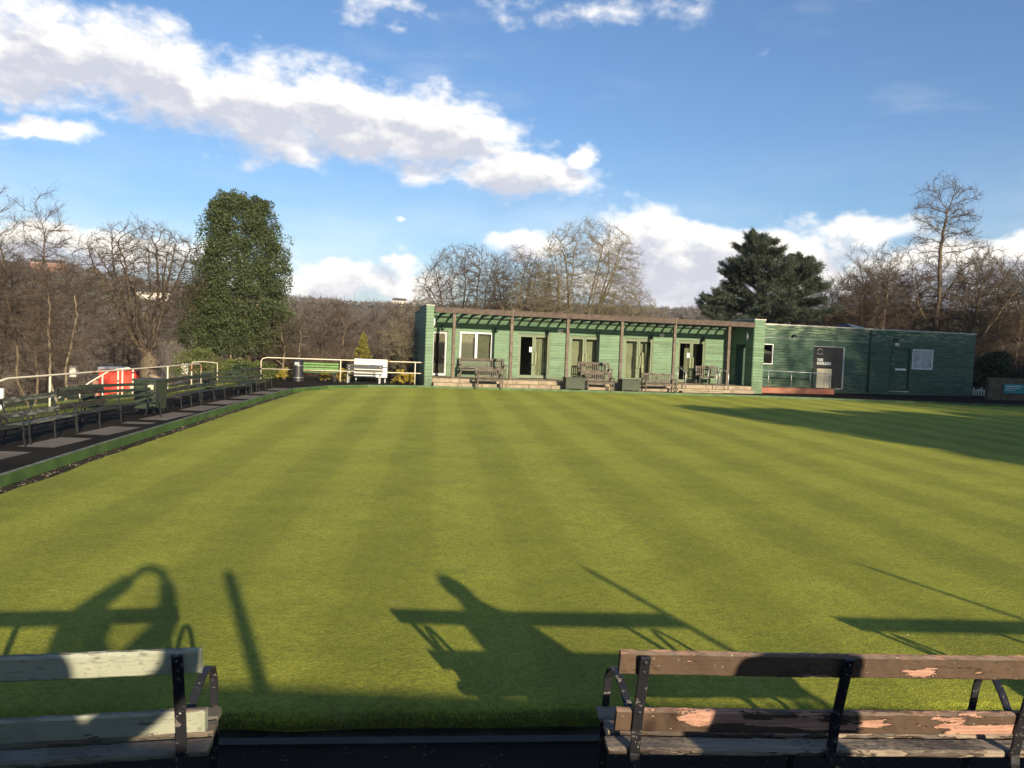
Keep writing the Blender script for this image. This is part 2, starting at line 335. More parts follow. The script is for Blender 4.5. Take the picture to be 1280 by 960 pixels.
def leaf(name, a, b, rough=0.45, trans=0.15, sc=1.5):
    M = Mat(name, rough, 0.45); n = noise(M.o, sc, 4, 0.6); i = noise(M.o, 14.0, 2, 0.6)
    M.color(mixc(clamp01(mrange(n, 0.3, 0.7) * 0.5 + mrange(i, 0.3, 0.7) * 0.5), a, b))
    t = M.nt.nodes.new('ShaderNodeBsdfTranslucent'); t.inputs[0].default_value = (*c3(b, 1.2), 1)
    mx = M.nt.nodes.new('ShaderNodeMixShader'); mx.inputs[0].default_value = trans
    M.nt.links.new(M.b.outputs[0], mx.inputs[1]); M.nt.links.new(t.outputs[0], mx.inputs[2])
    M.nt.links.new(mx.outputs[0], M.nt.nodes['Material Output'].inputs[0]); return M.m
m_holly = leaf('holly_leaves', (0.022, 0.036, 0.011), (0.074, 0.094, 0.028), 0.66)
m_cedar = leaf('cedar_needles', (0.026, 0.042, 0.028), (0.075, 0.090, 0.055), 0.6, 0.1)
m_shrub = leaf('shrub_leaves', (0.060, 0.080, 0.018), (0.145, 0.165, 0.040), 0.5, 0.25)
m_gold = leaf('golden_conifer_leaves', (0.11, 0.115, 0.015), (0.25, 0.215, 0.035), 0.6, 0.25)
m_yellow = leaf('yellow_blossom', (0.30, 0.22, 0.02), (0.52, 0.40, 0.06), 0.6, 0.3, 5)
m_hedge = leaf('hedge_leaves', (0.03, 0.05, 0.015), (0.07, 0.10, 0.03))
m_blade = leaf('grass_blades', (0.058, 0.072, 0.009), (0.145, 0.155, 0.024), 0.6, 0.3, 8)
m_rock = simple('stone_chips', (0.12, 0.10, 0.075), 0.9, 0.4, 2)
m_rhodo = leaf('evergreen_dark_leaves', (0.018, 0.035, 0.012), (0.055, 0.080, 0.026), 0.45)

# ------------------------------------------------------------------ mesh helpers
def link(o, parent=None):
    col.objects.link(o)
    if parent is not None: o.parent = parent
    return o
def tag(o, label=None, cat=None, group=None, kind=None):
    if label: o['label'] = label
    if cat: o['category'] = cat
    if group: o['group'] = group
    if kind: o['kind'] = kind
    return o
def thing(name, label, cat, loc=(0, 0, 0), rz=0.0, group=None):
    o = bpy.data.objects.new(name, None); col.objects.link(o); o.empty_display_size = 0.2
    o.location = loc; o.rotation_euler = (0, 0, rz); return tag(o, label, cat, group)
class MB:
    def __init__(s): s.v = []; s.f = []; s.n = 0
    def add(s, V, F):
        s.v.extend([tuple(p) for p in V]); s.f.extend([tuple(i + s.n for i in f) for f in F]); s.n += len(V); return s
    def box(s, a, b):
        (x0, y0, z0), (x1, y1, z1) = a, b
        return s.add([(x0, y0, z0), (x1, y0, z0), (x1, y1, z0), (x0, y1, z0), (x0, y0, z1), (x1, y0, z1), (x1, y1, z1), (x0, y1, z1)],
                     [(0, 3, 2, 1), (4, 5, 6, 7), (0, 1, 5, 4), (1, 2, 6, 5), (2, 3, 7, 6), (3, 0, 4, 7)])
    def beam(s, p0, p1, w, h, up=(0, 0, 1)):
        p0, p1 = Vector(p0), Vector(p1); d = (p1 - p0).normalized(); up = Vector(up)
        if abs(d.dot(up)) > 0.98: up = Vector((0, 1, 0))
        a = d.cross(up).normalized() * (w / 2); b = a.cross(d).normalized() * (h / 2)
        V = [p0 - a - b, p0 + a - b, p0 + a + b, p0 - a + b, p1 - a - b, p1 + a - b, p1 + a + b, p1 - a + b]
        return s.add(V, [(0, 1, 2, 3), (4, 7, 6, 5), (0, 4, 5, 1), (1, 5, 6, 2), (2, 6, 7, 3), (3, 7, 4, 0)])
    def strap(s, pts, w, t, side=(1, 0, 0)):
        """flat bar bent through pts: w across 'side', t thick"""
        pts = [Vector(p) for p in pts]; sd_ = Vector(side) * (w / 2); V = []; F = []
        for i, p in enumerate(pts):
            d = (pts[min(i + 1, len(pts) - 1)] - pts[max(i - 1, 0)]).normalized(); nrm = d.cross(Vector(side)).normalized() * (t / 2)
            V += [p - sd_ - nrm, p + sd_ - nrm, p + sd_ + nrm, p - sd_ + nrm]
        for i in range(len(pts) - 1):
            a = i * 4
            for k in range(4): F.append((a + k, a + (k + 1) % 4, a + 4 + (k + 1) % 4, a + 4 + k))
        F += [(3, 2, 1, 0), tuple(len(V) - 4 + k for k in range(4))]
        return s.add(V, F)
    def tube(s, pts, r, sides=8, caps=True):
        pts = [Vector(p) for p in pts]; rs = r if isinstance(r, (list, tuple)) else [r] * len(pts); V = []; F = []
        ref = Vector((0, 0, 1)); d0 = (pts[1] - pts[0]).normalized()
        if abs(d0.z) > 0.9: ref = Vector((1, 0, 0))
        u = d0.cross(ref).normalized()
        for i, p in enumerate(pts):
            d = (pts[min(i + 1, len(pts) - 1)] - pts[max(i - 1, 0)]).normalized()
            u = (u - d * u.dot(d)).normalized(); w = d.cross(u)
            for k in range(sides):
                a = 2 * math.pi * k / sides; V.append(p + (u * math.cos(a) + w * math.sin(a)) * rs[i])
        for i in range(len(pts) - 1):
            for k in range(sides):
                a = i * sides; F.append((a + k, a + (k + 1) % sides, a + sides + (k + 1) % sides, a + sides + k))
        if caps: F += [tuple(range(sides))[::-1], tuple(len(V) - sides + k for k in range(sides))]
        return s.add(V, F)
    def ellipsoid(s, c, r, nu=14, nv=9):
        V = []; F = []
        for j in range(nv + 1):
            t = math.pi * j / nv
            for i in range(nu):
                a = 2 * math.pi * i / nu; V.append((c[0] + r[0] * math.sin(t) * math.cos(a), c[1] + r[1] * math.sin(t) * math.sin(a), c[2] + r[2] * math.cos(t)))
        for j in range(nv):
            for i in range(nu): F.append((j * nu + i, (j + 1) * nu + i, (j + 1) * nu + (i + 1) % nu, j * nu + (i + 1) % nu))
        return s.add(V, F)
    def build(s, name, mat, parent=None, bevel=0.0, smooth=False, seg=2, loc=None):
        me = bpy.data.meshes.new(name); me.from_pydata(s.v, [], s.f); me.materials.append(mat)
        if smooth: me.polygons.foreach_set('use_smooth', [True] * len(me.polygons))
        me.update(); o = link(bpy.data.objects.new(name, me), parent)
        if bevel:
            b = o.modifiers.new('bevel', 'BEVEL'); b.width = bevel; b.segments = seg; b.limit_method = 'ANGLE'
        if loc: o.location = loc
        return o
def np_mesh(name, V, nper, mat, parent=None, smooth=False, faces=None):
    """V: vertices; faces as an (N, nper) array (or consecutive runs of nper vertices)"""
    V = np.asarray(V, np.float32).reshape(-1, 3); me = bpy.data.meshes.new(name)
    F = np.arange(len(V), dtype=np.int32) if faces is None else np.asarray(faces, np.int32).ravel()
    nf = len(F) // nper
    me.vertices.add(len(V)); me.vertices.foreach_set('co', V.ravel())
    me.loops.add(len(F)); me.loops.foreach_set('vertex_index', F)
    me.polygons.add(nf); me.polygons.foreach_set('loop_start', np.arange(0, len(F), nper, dtype=np.int32))
    try: me.polygons.foreach_set('loop_total', np.full(nf, nper, np.int32))
    except Exception: pass
    if smooth: me.polygons.foreach_set('use_smooth', np.ones(nf, bool))
    me.materials.append(mat); me.update(calc_edges=True)
    return link(bpy.data.objects.new(name, me), parent)
def copy_tree(o, parent=None):
    c = o.copy(); col.objects.link(c); c.parent = parent
    for ch in o.children: copy_tree(ch, c)
    return c
def norm(a): return a / np.maximum(np.linalg.norm(a, axis=-1, keepdims=True), 1e-9)

# ------------------------------------------------------------------ terrain
def sstep(a, b, x):
    t = np.clip((x - a) / (b - a), 0, 1); return t * t * (3 - 2 * t)
def terrain_h(x, y):
    x = np.asarray(x, float); y = np.asarray(y, float); r = np.hypot(x, y); a = np.degrees(np.arctan2(x, y))
    dl = np.maximum(0, -12.6 - x)                                    # west of the railing
    dn = np.maximum(0, y - 43 - np.maximum(0, x) * 0.45)             # behind the pavilion
    drop = -1.3 * sstep(0, 4.5, dl) - 1.7 * sstep(3, 30, dl) - 1.2 * sstep(0, 14, dn) - 9.0 * sstep(25, 150, r - 30) * sstep(0, 20, dl + dn)
    ridge = np.interp(a, [-60, -38, -33, -29, -24, -19, -15, -8, 0, 10, 20, 60], [4.2, 3.9, 3.75, 3.4, 2.8, 2.6, 2.5, 2.45, 2.45, 2.6, 2.8, 3.2])
    f = sstep(190, 900, r) * (np.cos(np.radians(a)) > -0.2)
    hill = f * (900 * np.tan(np.radians(ridge)) + 12.0)
    und = 1.6 * np.sin(x * 0.021 + 1) * np.cos(y * 0.017) * sstep(90, 250, r) + 3.5 * np.sin(x * 0.009 + 2) * np.sin(y * 0.008) * sstep(250, 500, r) * (1 - sstep(800, 900, r))
    back = -30 * sstep(950, 1280, r)
    return -0.06 + drop + hill + und + back * f
# polar grid, fine near the green
rings = np.concatenate([np.linspace(0, 70, 71)[1:], np.geomspace(72, 1280, 60)]); nang = 288
ang = np.linspace(0, 2 * np.pi, nang, endpoint=False)
RR, AA = np.meshgrid(rings, ang, indexing='ij')
TX = RR * np.sin(AA) + 0.0; TY = RR * np.cos(AA) + 0.0
TZ = terrain_h(TX, TY)
V = np.concatenate([[[0, 0, -0.06]], np.stack([TX, TY, TZ], -1).reshape(-1, 3)])
# keep the sheet well under the sunken green and ditch
inside = (V[:, 0] > -10.6) & (V[:, 1] < 47) & (V[:, 1] > -25) & (V[:, 0] < 45)
V[inside, 2] = -0.45
F = []
for i in range(len(rings) - 1):
    a0 = 1 + i * nang; k = np.arange(nang); k2 = (k + 1) % nang
    F.append(np.stack([a0 + k, a0 + nang + k, a0 + nang + k2, a0 + k2], -1))
F = np.concatenate(F); k = np.arange(nang)
g = np_mesh('ground', V, 4, m_ground, smooth=True, faces=F); tag(g, kind='structure')
fan = np.stack([np.zeros(nang, int), 1 + k, 1 + k, 1 + (k + 1) % nang], -1)

def sheet(name, poly, z, mat, kind='structure', thick=0.0):
    mb = MB(); n = len(poly)
    if thick:
        mb.add([(*p, z) for p in poly] + [(*p, z - thick) for p in poly], [tuple(range(n)), tuple(range(2 * n - 1, n - 1, -1))] + [(i, i + n, (i + 1) % n + n, (i + 1) % n) for i in range(n)])
    else: mb.add([(*p, z) for p in poly], [tuple(range(n))])
    return tag(mb.build(name, mat), kind=kind)

# outline of the green (anticlockwise from the near corner), kerb is this outline grown outwards
near_l = (-6.05, 3.98); near_r = (36.0, 8.10)
green = [near_l, near_r, (35.0, 39.2), (25.0, 39.6), (11.0, 39.1), (3.7, 38.0), (-4.0, 36.6), (-6.2, 35.6), (-7.5, 34.0), (-8.25, 31.5), (-8.0, 27.0), (-7.55, 21.0), (-6.98, 14.5), (-6.5, 10.0)]
def offset(poly, d):
    out = []; n = len(poly)
    for i in range(n):
        p0, p1, p2 = (Vector(poly[(i + k) % n]) for k in (-1, 0, 1))
        a = (p1 - p0).normalized(); b = (p2 - p1).normalized(); na = Vector((a.y, -a.x)); nb = Vector((b.y, -b.x)); m = (na + nb).normalized()
        out.append(tuple(p1 + m * d / max(0.3, m.dot(na))))
    return out
kerb_in = offset(green, 0.40); kerb_out = offset(green, 0.47)
# the lawn, gently crowned and wavy at its edge
def lawn_mesh():
    cx, cy = 8.0, 22.0; pts = []
    for i in range(len(green)):
        a, b = Vector(green[i]), Vector(green[(i + 1) % len(green)]); L = (b - a).length; k = max(1, int(L / 0.35))
        for j in range(k): pts.append(a + (b - a) * (j / k))
    rnd = random.Random(5); N = len(pts); levels = [1.0, 0.993, 0.95, 0.85, 0.7, 0.5, 0.25]; V = []; F = []
    edge = [(p + Vector((rnd.uniform(-.03, .03), rnd.uniform(-.03, .03)))) for p in pts]
    for p in edge: V.append((p.x, p.y, -0.24))
    for li, l in enumerate(levels):
        for p in edge:
            q = Vector((cx, cy)) + (p - Vector((cx, cy))) * l; zz = -0.085 if li == 0 else -0.055 + 0.05 * (1 - l)
            V.append((q.x, q.y, zz + (rnd.uniform(-.008, .008) if li < 2 else 0)))
    V.append((cx, cy, 0.0)); c = len(V) - 1
    for li in range(len(levels)):
        for i in range(N): F.append((li * N + i, li * N + (i + 1) % N, (li + 1) * N + (i + 1) % N, (li + 1) * N + i))
    base = len(levels) * N
    for i in range(N): F.append((base + i, base + (i + 1) % N, c))
    mb = MB(); mb.add(V, F); return tag(mb.build('lawn', m_turf, smooth=True), kind='structure')
lawn_mesh()
sheet('ditch', offset(green, 0.60), -0.15, m_ditch)
# paths: a ring of asphalt round the green
def ring(name, inner, outer, z, mat):
    n = len(inner); mb = MB(); mb.add([(*p, z) for p in inner] + [(*p, z) for p in outer], [(i, (i + 1) % n, n + (i + 1) % n, n + i)[::-1] for i in range(n)]); return tag(mb.build(name, mat), kind='structure')
outer = [(-10.5, -4.0), (50.0, -4.0), (50.0, 48.0), (26.0, 45.5), (13.0, 42.9), (5.0, 40.6), (-4.0, 38.6), (-12.0, 37.9), (-12.3, 36.0), (-11.6, 31.5), (-11.1, 27.0), (-10.8, 21.0), (-10.7, 14.5), (-10.6, 10.0)]
ring('path', kerb_out, outer, 0.0, m_asphalt)
# timber kerb board round the green
n = len(kerb_in); mb = MB()
for i in range(n):
    if i == 0: continue
    a0, a1 = kerb_in[i], kerb_in[(i + 1) % n]; b0, b1 = kerb_out[i], kerb_out[(i + 1) % n]
    mb.add([(*a0, -.21), (*a1, -.21), (*b1, -.21), (*b0, -.21), (*a0, .015), (*a1, .015), (*b1, .015), (*b0, .015)], [(0, 3, 2, 1), (0, 1, 5, 4), (1, 2, 6, 5), (2, 3, 7, 6), (3, 0, 4, 7), (4, 5, 6, 7)])
tag(mb.build('kerb', m_greenpaint), kind='structure')
mb = MB()
for i in range(1, n):
    a0, a1 = kerb_in[i], kerb_in[(i + 1) % n]; b0, b1 = kerb_out[i], kerb_out[(i + 1) % n]
    mb.add([(*a0, .0155), (*a1, .0155), (*b1, .0155), (*b0, .0155), (*a0, .022), (*a1, .022), (*b1, .022), (*b0, .022)], [(0, 1, 5, 4), (1, 2, 6, 5), (2, 3, 7, 6), (3, 0, 4, 7), (4, 5, 6, 7)])
tag(mb.build('kerb_top', m_kerbtop), kind='structure')
mb = MB(); a0, a1 = kerb_in[0], kerb_in[1]; b0, b1 = kerb_out[0], kerb_out[1]
mb.add([(*a0, -.21), (*a1, -.21), (*b1, -.21), (*b0, -.21), (*a0, .012), (*a1, .012), (*b1, .012), (*b0, .012)], [(0, 3, 2, 1), (0, 1, 5, 4), (1, 2, 6, 5), (2, 3, 7, 6), (3, 0, 4, 7), (4, 5, 6, 7)])
tag(mb.build('edging_board', m_edge), kind='structure')
# light paving pads by the western benches, shaped as the sunlit patches between bench shadows
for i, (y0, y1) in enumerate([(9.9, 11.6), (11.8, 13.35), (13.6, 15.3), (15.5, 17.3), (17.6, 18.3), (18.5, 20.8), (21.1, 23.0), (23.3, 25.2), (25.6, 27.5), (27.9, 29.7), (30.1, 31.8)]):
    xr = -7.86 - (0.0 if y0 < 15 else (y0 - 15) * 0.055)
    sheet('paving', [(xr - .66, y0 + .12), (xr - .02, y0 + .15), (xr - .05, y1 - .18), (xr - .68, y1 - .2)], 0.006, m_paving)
# path sheet under the pavilion
sheet('courtyard', [(-5, 38.3), (50, 47.9), (48, 62), (-9, 48)], -0.02, m_asphalt)
# strip of soil and grass between the western path and the railing
ys = np.linspace(-4, 38, 43); mb = MB(); V = []; F = []
for yy in ys:
    xi = np.interp(yy, [-4, 10, 21, 31.5, 36, 38], [-10.5, -10.6, -10.8, -11.6, -12.3, -12.2])
    for k, (dx, zz) in enumerate([(0.15, -0.01), (-0.9, 0.0), (-2.2, -0.1), (-3.2, -0.6)]):
        V.append((xi + dx, yy, zz + random.Random(int(yy * 10) + k).uniform(-.015, .015)))
for i in range(len(ys) - 1):
    for k in range(3): F.append((i * 4 + k, i * 4 + k + 1, i * 4 + 5 + k, i * 4 + 4 + k))
mb.add(V, F); tag(mb.build('verge', m_ground, smooth=True), kind='structure')
# bed between the north railing and the slope
sheet('flower_bed', [(-12.6, 37.6), (-4.3, 38.4), (-4.6, 43.5), (-13, 43.0)], -0.035, m_ditch)

# grass overhanging the near edge of the green, chips of stone in the ditch
def blades(name, P, h, w, mat, lean=0.5, seed=1, kind='stuff'):
    r = np.random.default_rng(seed); n = len(P); a = r.uniform(0, 2 * np.pi, n); H = h * r.uniform(.5, 1.3, n)
    d = np.stack([np.cos(a), np.sin(a), np.zeros(n)], -1); l = r.uniform(0, 2 * np.pi, n)
    tip = P + np.stack([np.cos(l) * H * lean * r.random(n), np.sin(l) * H * lean * r.random(n), H], -1)
    V = np.stack([P - d * w / 2, P + d * w / 2, tip], 1)
    return tag(np_mesh(name, V, 3, mat), kind=kind)
r = np.random.default_rng(3); n = 330000
off = r.random(n) ** 1.7 * 6.5 - .03; tpar = r.random(n); P = np.stack([-6.05 + tpar * 14.0, 3.98 + tpar * 14.0 * 0.0980 + off, np.interp(off, [-.03, .03, .4], [-.13, -.082, -.066])], -1)
blades('grass', P, 0.013, 0.0045, m_blade, 2.2, 3)
n = 9000; tpar = r.random(n); off = r.random(n) * .10 - .05; P = np.stack([-6.05 + tpar * 14.0, 3.98 + tpar * 14.0 * 0.0980 + off, np.full(n, -.13) + r.random(n) * .06], -1)
blades('grass', P, 0.032, 0.005, m_blade, 1.3, 4)
n = 600; tpar = r.random(n); V = []
P = np.stack([-6.6 + tpar * -1.6, 9 + tpar * 24, np.full(n, -.145)], -1); edge_x = np.interp(P[:, 1], [10, 14.5, 21, 27, 31.5], [-6.5, -6.98, -7.55, -8.0, -8.25]) - r.uniform(.02, .38, n); P[:, 0] = edge_x
mb = MB()
for p in P:
    s = random.uniform(.004, .016) if random.random() < .93 else .024; mb.ellipsoid(p, (s, s * 1.4, s * .6), 5, 3)
P2 = np.stack([r.uniform(-4, 5, 60), np.zeros(60), np.full(60, .01)], -1); P2[:, 1] = 3.62 + P2[:, 0] * .098 + r.uniform(-.35, .4, 60)
for p in P2:
    s = random.uniform(.006, .014)
    if 3.95 - .42 + p[0] * .098 < p[1]: p[2] = -.145
    mb.ellipsoid(p, (s * 1.6, s, s * .5), 5, 3)
tag(mb.build('gravel', m_rock), kind='stuff')

r = np.random.default_rng(21)
def litter(name, P, size, mat, seed):
    r = np.random.default_rng(seed); n = len(P); a = r.uniform(0, 2 * np.pi, n); s_ = size * r.uniform(.5, 1.5, n); d = np.stack([np.cos(a), np.sin(a), r.uniform(-.1, .35, n)], -1) * s_[:, None]; u = np.stack([-np.sin(a), np.cos(a), r.uniform(-.1, .3, n)], -1) * s_[:, None] * .38
    return tag(np_mesh(name, np.stack([P - d * .5, P + u * .6 + [0, 0, .003], P + d * .5, P - u * .6], 1).reshape(-1, 3), 4, mat), kind='stuff')
m_litter = simple('dead_leaves', (0.07, 0.045, 0.022), .8, .5, 3)
n = 160; P = np.stack([r.uniform(-3, 4, n), np.zeros(n), np.full(n, .006)], -1); P[:, 1] = 3.98 - .47 + (P[:, 0] + 6) * .098 - np.abs(r.normal(0, .30, n)) - .02; litter('dead_leaves', P, .022, m_litter, 22)
n = 150; P = np.stack([r.uniform(-7, 14, n), r.uniform(5.5, 22, n), np.full(n, -.045)], -1); P[:, 2] = -.05 + .03 * sstep(5, 20, P[:, 1]); litter('petals', P, .018, m_cream, 23)
n = 500; P = np.stack([r.uniform(-3, 4, n), np.zeros(n), np.full(n, .004)], -1); P[:, 1] = 3.98 - .49 + (P[:, 0] + 6) * .098 - r.random(n) * 1.6; litter('grit', P, .008, m_rock, 24)

# ------------------------------------------------------------------ pavilion
PRZ = R(14.7)
PAV = thing('pavilion', 'long single-storey green boarded pavilion with glazed canopy, double doors and plain east block', 'pavilion', (-3.94, 37.5, 0), PRZ)
def pt(s, d, z=0):                                                   # pavilion coordinates to world
    c, n = math.cos(PRZ), math.sin(PRZ); return (-3.94 + s * c - d * n, 37.5 + s * n + d * c, z)
D = 2.4
def boards(mb, s0, s1, z0, z1, openings=(), pitch=0.15, y=D, t=0.022, flip=False, plane='x'):
    """lapped boards facing -y between s0 and s1 with openings (a, b, zl, zh); plane 'y' turns them to face -x or +x"""
    rows = np.arange(z0, z1 - 1e-6, pitch)
    rnd = random.Random(int(s0 * 100 + z1 * 10))
    for zr in rows:
        ze = min(zr + pitch, z1); cuts = {zr, ze}
        for (a, b, l, h) in openings:
            for c in (l, h):
                if zr < c < ze: cuts.add(c)
        cs = sorted(cuts); j = rnd.uniform(-.002, .003)
        for c0, c1 in zip(cs, cs[1:]):
            zm = (c0 + c1) / 2; spans = [(s0, s1)]
            for (a, b, l, h) in openings:
                if l < zm < h:
                    ns = []
                    for (p, q) in spans:
                        if b <= p or a >= q: ns.append((p, q)); continue
                        if a > p: ns.append((p, a))
                        if b < q: ns.append((b, q))
                    spans = ns
            for (p, q) in spans:
                f0 = t + .018 - (c0 - zr) / pitch * .028 + j; f1 = t + .018 - (c1 - zr) / pitch * .028 + j
                if plane == 'x':
                    mb.add([(p, y - f0, c0), (q, y - f0, c0), (q, y - f1, c1), (p, y - f1, c1), (p, y, c0), (q, y, c0), (q, y, c1), (p, y, c1)],
                           [(0, 1, 2, 3), (4, 7, 6, 5), (0, 4, 5, 1), (3, 2, 6, 7), (0, 3, 7, 4), (1, 5, 6, 2)])
                else:
                    sg = -1 if flip else 1
                    mb.add([(y + sg * f0, p, c0), (y + sg * f0, q, c0), (y + sg * f1, q, c1), (y + sg * f1, p, c1), (y, p, c0), (y, q, c0), (y, q, c1), (y, p, c1)],
                           [(0, 1, 2, 3), (4, 7, 6, 5), (0, 4, 5, 1), (3, 2, 6, 7), (0, 3, 7, 4), (1, 5, 6, 2)])
FL = 0.36                                                            # platform height
doorL = (0.50, 1.26, FL, 2.62); winL = (1.90, 3.58, 1.22, 2.62)
dbl = [(4.94, 6.66), (7.72, 9.38), (10.76, 12.46), (13.88, 15.55)]
op = [doorL, winL] + [(a, b, FL, 2.66) for a, b in dbl] + [(16.62, 16.98, FL, 3.55)]
op = op[:-1]
mb = MB(); boards(mb, 0.18, 17.0, FL, 3.55, op); boards(mb, D, 5.6, 0.0, 3.55, (), y=.055, plane='y', flip=True)
hall = mb.build('wall', m_clad, PAV)
# east block wall
op2 = [(18.98, 19.70, 1.52, 2.66), (22.30, 24.34, 0.22, 2.66), (27.50, 28.83, 0.22, 2.72), (28.96, 30.42, 1.52, 2.70)]
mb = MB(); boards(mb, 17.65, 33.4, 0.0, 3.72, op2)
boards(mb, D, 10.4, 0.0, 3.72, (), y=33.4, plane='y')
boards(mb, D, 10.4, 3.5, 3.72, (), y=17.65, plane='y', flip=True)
mb.build('wall', m_clad2, PAV)['label'] = 'green boarded wall of the east block, tree shade in its paint'
# solid structure behind the boards (with the same openings), roofs, floors
def wall_core(mb, s0, s1, z0, z1, ops, y0, y1):
    xs = sorted({s0, s1} | {o[0] for o in ops} | {o[1] for o in ops})
    for p, q in zip(xs, xs[1:]):
        m = (p + q) / 2; oo = [o for o in ops if o[0] < m < o[1]]
        if not oo: mb.box((p, y0, z0), (q, y1, z1))
        else:
            o = oo[0]
            if o[2] > z0 + .01: mb.box((p, y0, z0), (q, y1, o[2]))
            if o[3] < z1 - .01: mb.box((p, y0, o[3]), (q, y1, z1))
mb = MB(); wall_core(mb, 0.18, 17.0, FL, 3.54, op, D + .003, D + .15)
mb.box((.06, D + .01, 0), (.17, 5.6, 3.54)); mb.box((.171, 5.45, 0), (17.6, 5.6, 3.54)); mb.box((17.02, D + .02, 0), (17.17, 5.44, 3.54))
wall_core(mb, 17.655, 33.37, 0.0, 3.70, op2, D + .004, D + .15)
mb.box((33.2, D + .16, 0), (33.38, 10.2, 3.70)); mb.box((17.66, 10.21, 0), (33.38, 10.38, 3.70)); mb.box((17.66, D + .16, 0), (17.8, 10.2, 3.7))
mb.build('inner_wall', m_inner, PAV)
mb = MB(); mb.box((.18, D + .16, FL - .1), (17.0, 5.44, FL)); mb.box((17.81, D + .16, .05), (33.19, 10.2, .2)); mb.build('floor', m_innerfloor, PAV)
mb = MB(); mb.box((.03, D + .0, 3.555), (17.63, 5.62, 3.62)); mb.box((17.66, D + .02, 3.705), (33.38, 10.38, 3.74)); mb.build('roof', m_roofing, PAV)
# coping strip of the east block
mb = MB(); mb.box((17.66, D - .06, 3.722), (33.47, D + .10, 3.79)); mb.box((33.33, D + .101, 3.722), (33.47, 10.45, 3.79)); mb.build('coping', m_cap, PAV, .006)
# roof lantern poking over the east block
lan = bpy.data.objects.new('roof_lantern', None); link(lan, PAV)
mb = MB(); zb = 3.742; mb.add([(26.3, 6.2, zb), (30.0, 6.2, zb), (30.0, 8.2, zb), (26.3, 8.2, zb), (28.0, 7.2, zb + .52)], [(0, 1, 4), (2, 3, 4), (3, 0, 4), (0, 3, 2, 1)]); mb.build('lantern_slope', m_roofing, lan)
mb = MB(); mb.add([(30.004, 6.2, zb), (30.004, 8.2, zb), (28.004, 7.2, zb + .522), (28.3, 6.19, zb)], [(0, 1, 2), (0, 2, 3)]); mb.build('lantern_slope', m_cap, lan)
# wing walls (pillars)
def wing(s0, s1, z1, opening=None):
    w = MB()
    boards(w, s0, s1, 0.0, z1, (), y=0.0)
    ops = [opening] if opening else []
    boards(w, 0.0, D - .03, 0.0, z1, ops, y=s1, plane='y'); boards(w, 0.0, D - .03, 0.0, z1, ops, y=s0, plane='y', flip=True)
    o = w.build('wing_wall', m_clad, PAV)
    c = MB()
    for (p, q) in ([(0.004, opening[0]), (opening[1], D - .04)] if opening else [(0.004, D - .04)]): c.box((s0 + .004, p, 0), (s1 - .004, q, z1 - .01))
    if opening: c.box((s0 + .004, opening[0], opening[3]), (s1 - .004, opening[1], z1 - .01)); c.box((s0 + .004, opening[0], 0), (s1 - .004, opening[1], opening[2]))
    c.build('wing_core', m_dark_green, o)
    k = MB(); k.box((s0 - .05, -.06, z1), (s1 + .05, D, z1 + .05)); k.build('wing_coping', m_cap, o, .006)
    return o
wing(-.16, .16, 3.74); wing(17.03, 17.62, 3.84, (0.75, 1.75, FL, 2.55))
# canopy: fascia, posts, rafters, wall plate, glazing
can = bpy.data.objects.new('canopy', None); link(can, PAV)
mb = MB(); mb.box((.19, -.06, 3.44), (6.90, .02, 3.68)); mb.build('fascia', m_fascia, can, .008)
mb = MB(); mb.box((6.915, -.06, 3.44), (12.6, .02, 3.68)); mb.build('fascia', m_fascia, can, .008)
mb = MB(); mb.box((12.615, -.06, 3.44), (17.01, .02, 3.68)); mb.build('fascia', m_fascia, can, .008)
mb = MB(); mb.box((.19, -.075, 3.682), (17.01, .035, 3.70)); mb.build('fascia_capping', m_timber, can, .004)
for s in (1.16, 3.98, 6.82, 9.66, 12.55, 15.62):
    mb = MB(); mb.box((s - .075, .03, .34), (s + .075, .17, 3.50)); p = mb.build('post', m_timber_v, can, .012)
    mb = MB(); mb.box((s - .10, .0, .17), (s + .10, .20, .338)); mb.build('post_shoe', m_black, p, .005)
    if s in (3.98, 12.55):
        mb = MB(); mb.box((s - .035, -.085, 3.40), (s + .035, -.062, 3.76)); mb.build('joint_strap', m_timber_v, p)
nr = 32
for i in range(nr):
    s = .35 + i * (16.5 / (nr - 1)); mb = MB(); mb.beam((s, .03, 3.52), (s, D - .05, 3.44), .05, .12); mb.build('rafter', m_rafter, can)
mb = MB(); mb.box((.2, D - .15, 3.30), (16.98, D - .055, 3.379)); mb.build('wall_plate', m_rafter, can)
mb = MB(); mb.add([(.2, .03, 3.605), (17.0, .03, 3.605), (17.0, D - .04, 3.525), (.2, D - .04, 3.525)], [(0, 1, 2, 3)]); mb.build('glazing', m_poly, can)
# platform and stone steps
st = bpy.data.objects.new('platform', None); link(st, PAV)
mb = MB(); mb.box((.17, -.02, 0), (17.02, D - .036, FL - .005)); mb.build('deck', m_stone, st, .01)
def stones(s0, s1, y0, y1, z0, z1, nm='step_stone'):
    n = max(1, round((s1 - s0) / 1.25)); m = MB()
    for i in range(n):
        a = s0 + (s1 - s0) * i / n; b = s0 + (s1 - s0) * (i + 1) / n - .014; m.box((a, y0, z0), (b, y1, z1))
    return m.build('step', m_stone, st, .012)
stones(.2, 6.7, -.06, -.021, .175, FL + .002); stones(.2, 7.1, -.40, -.03, 0.0, .17)
stones(7.8, 17.0, -.06, -.021, .175, FL + .002); stones(7.8, 16.95, -.40, -.03, 0.0, .17)
stones(12.7, 15.0, -.75, -.405, 0.0, .085)
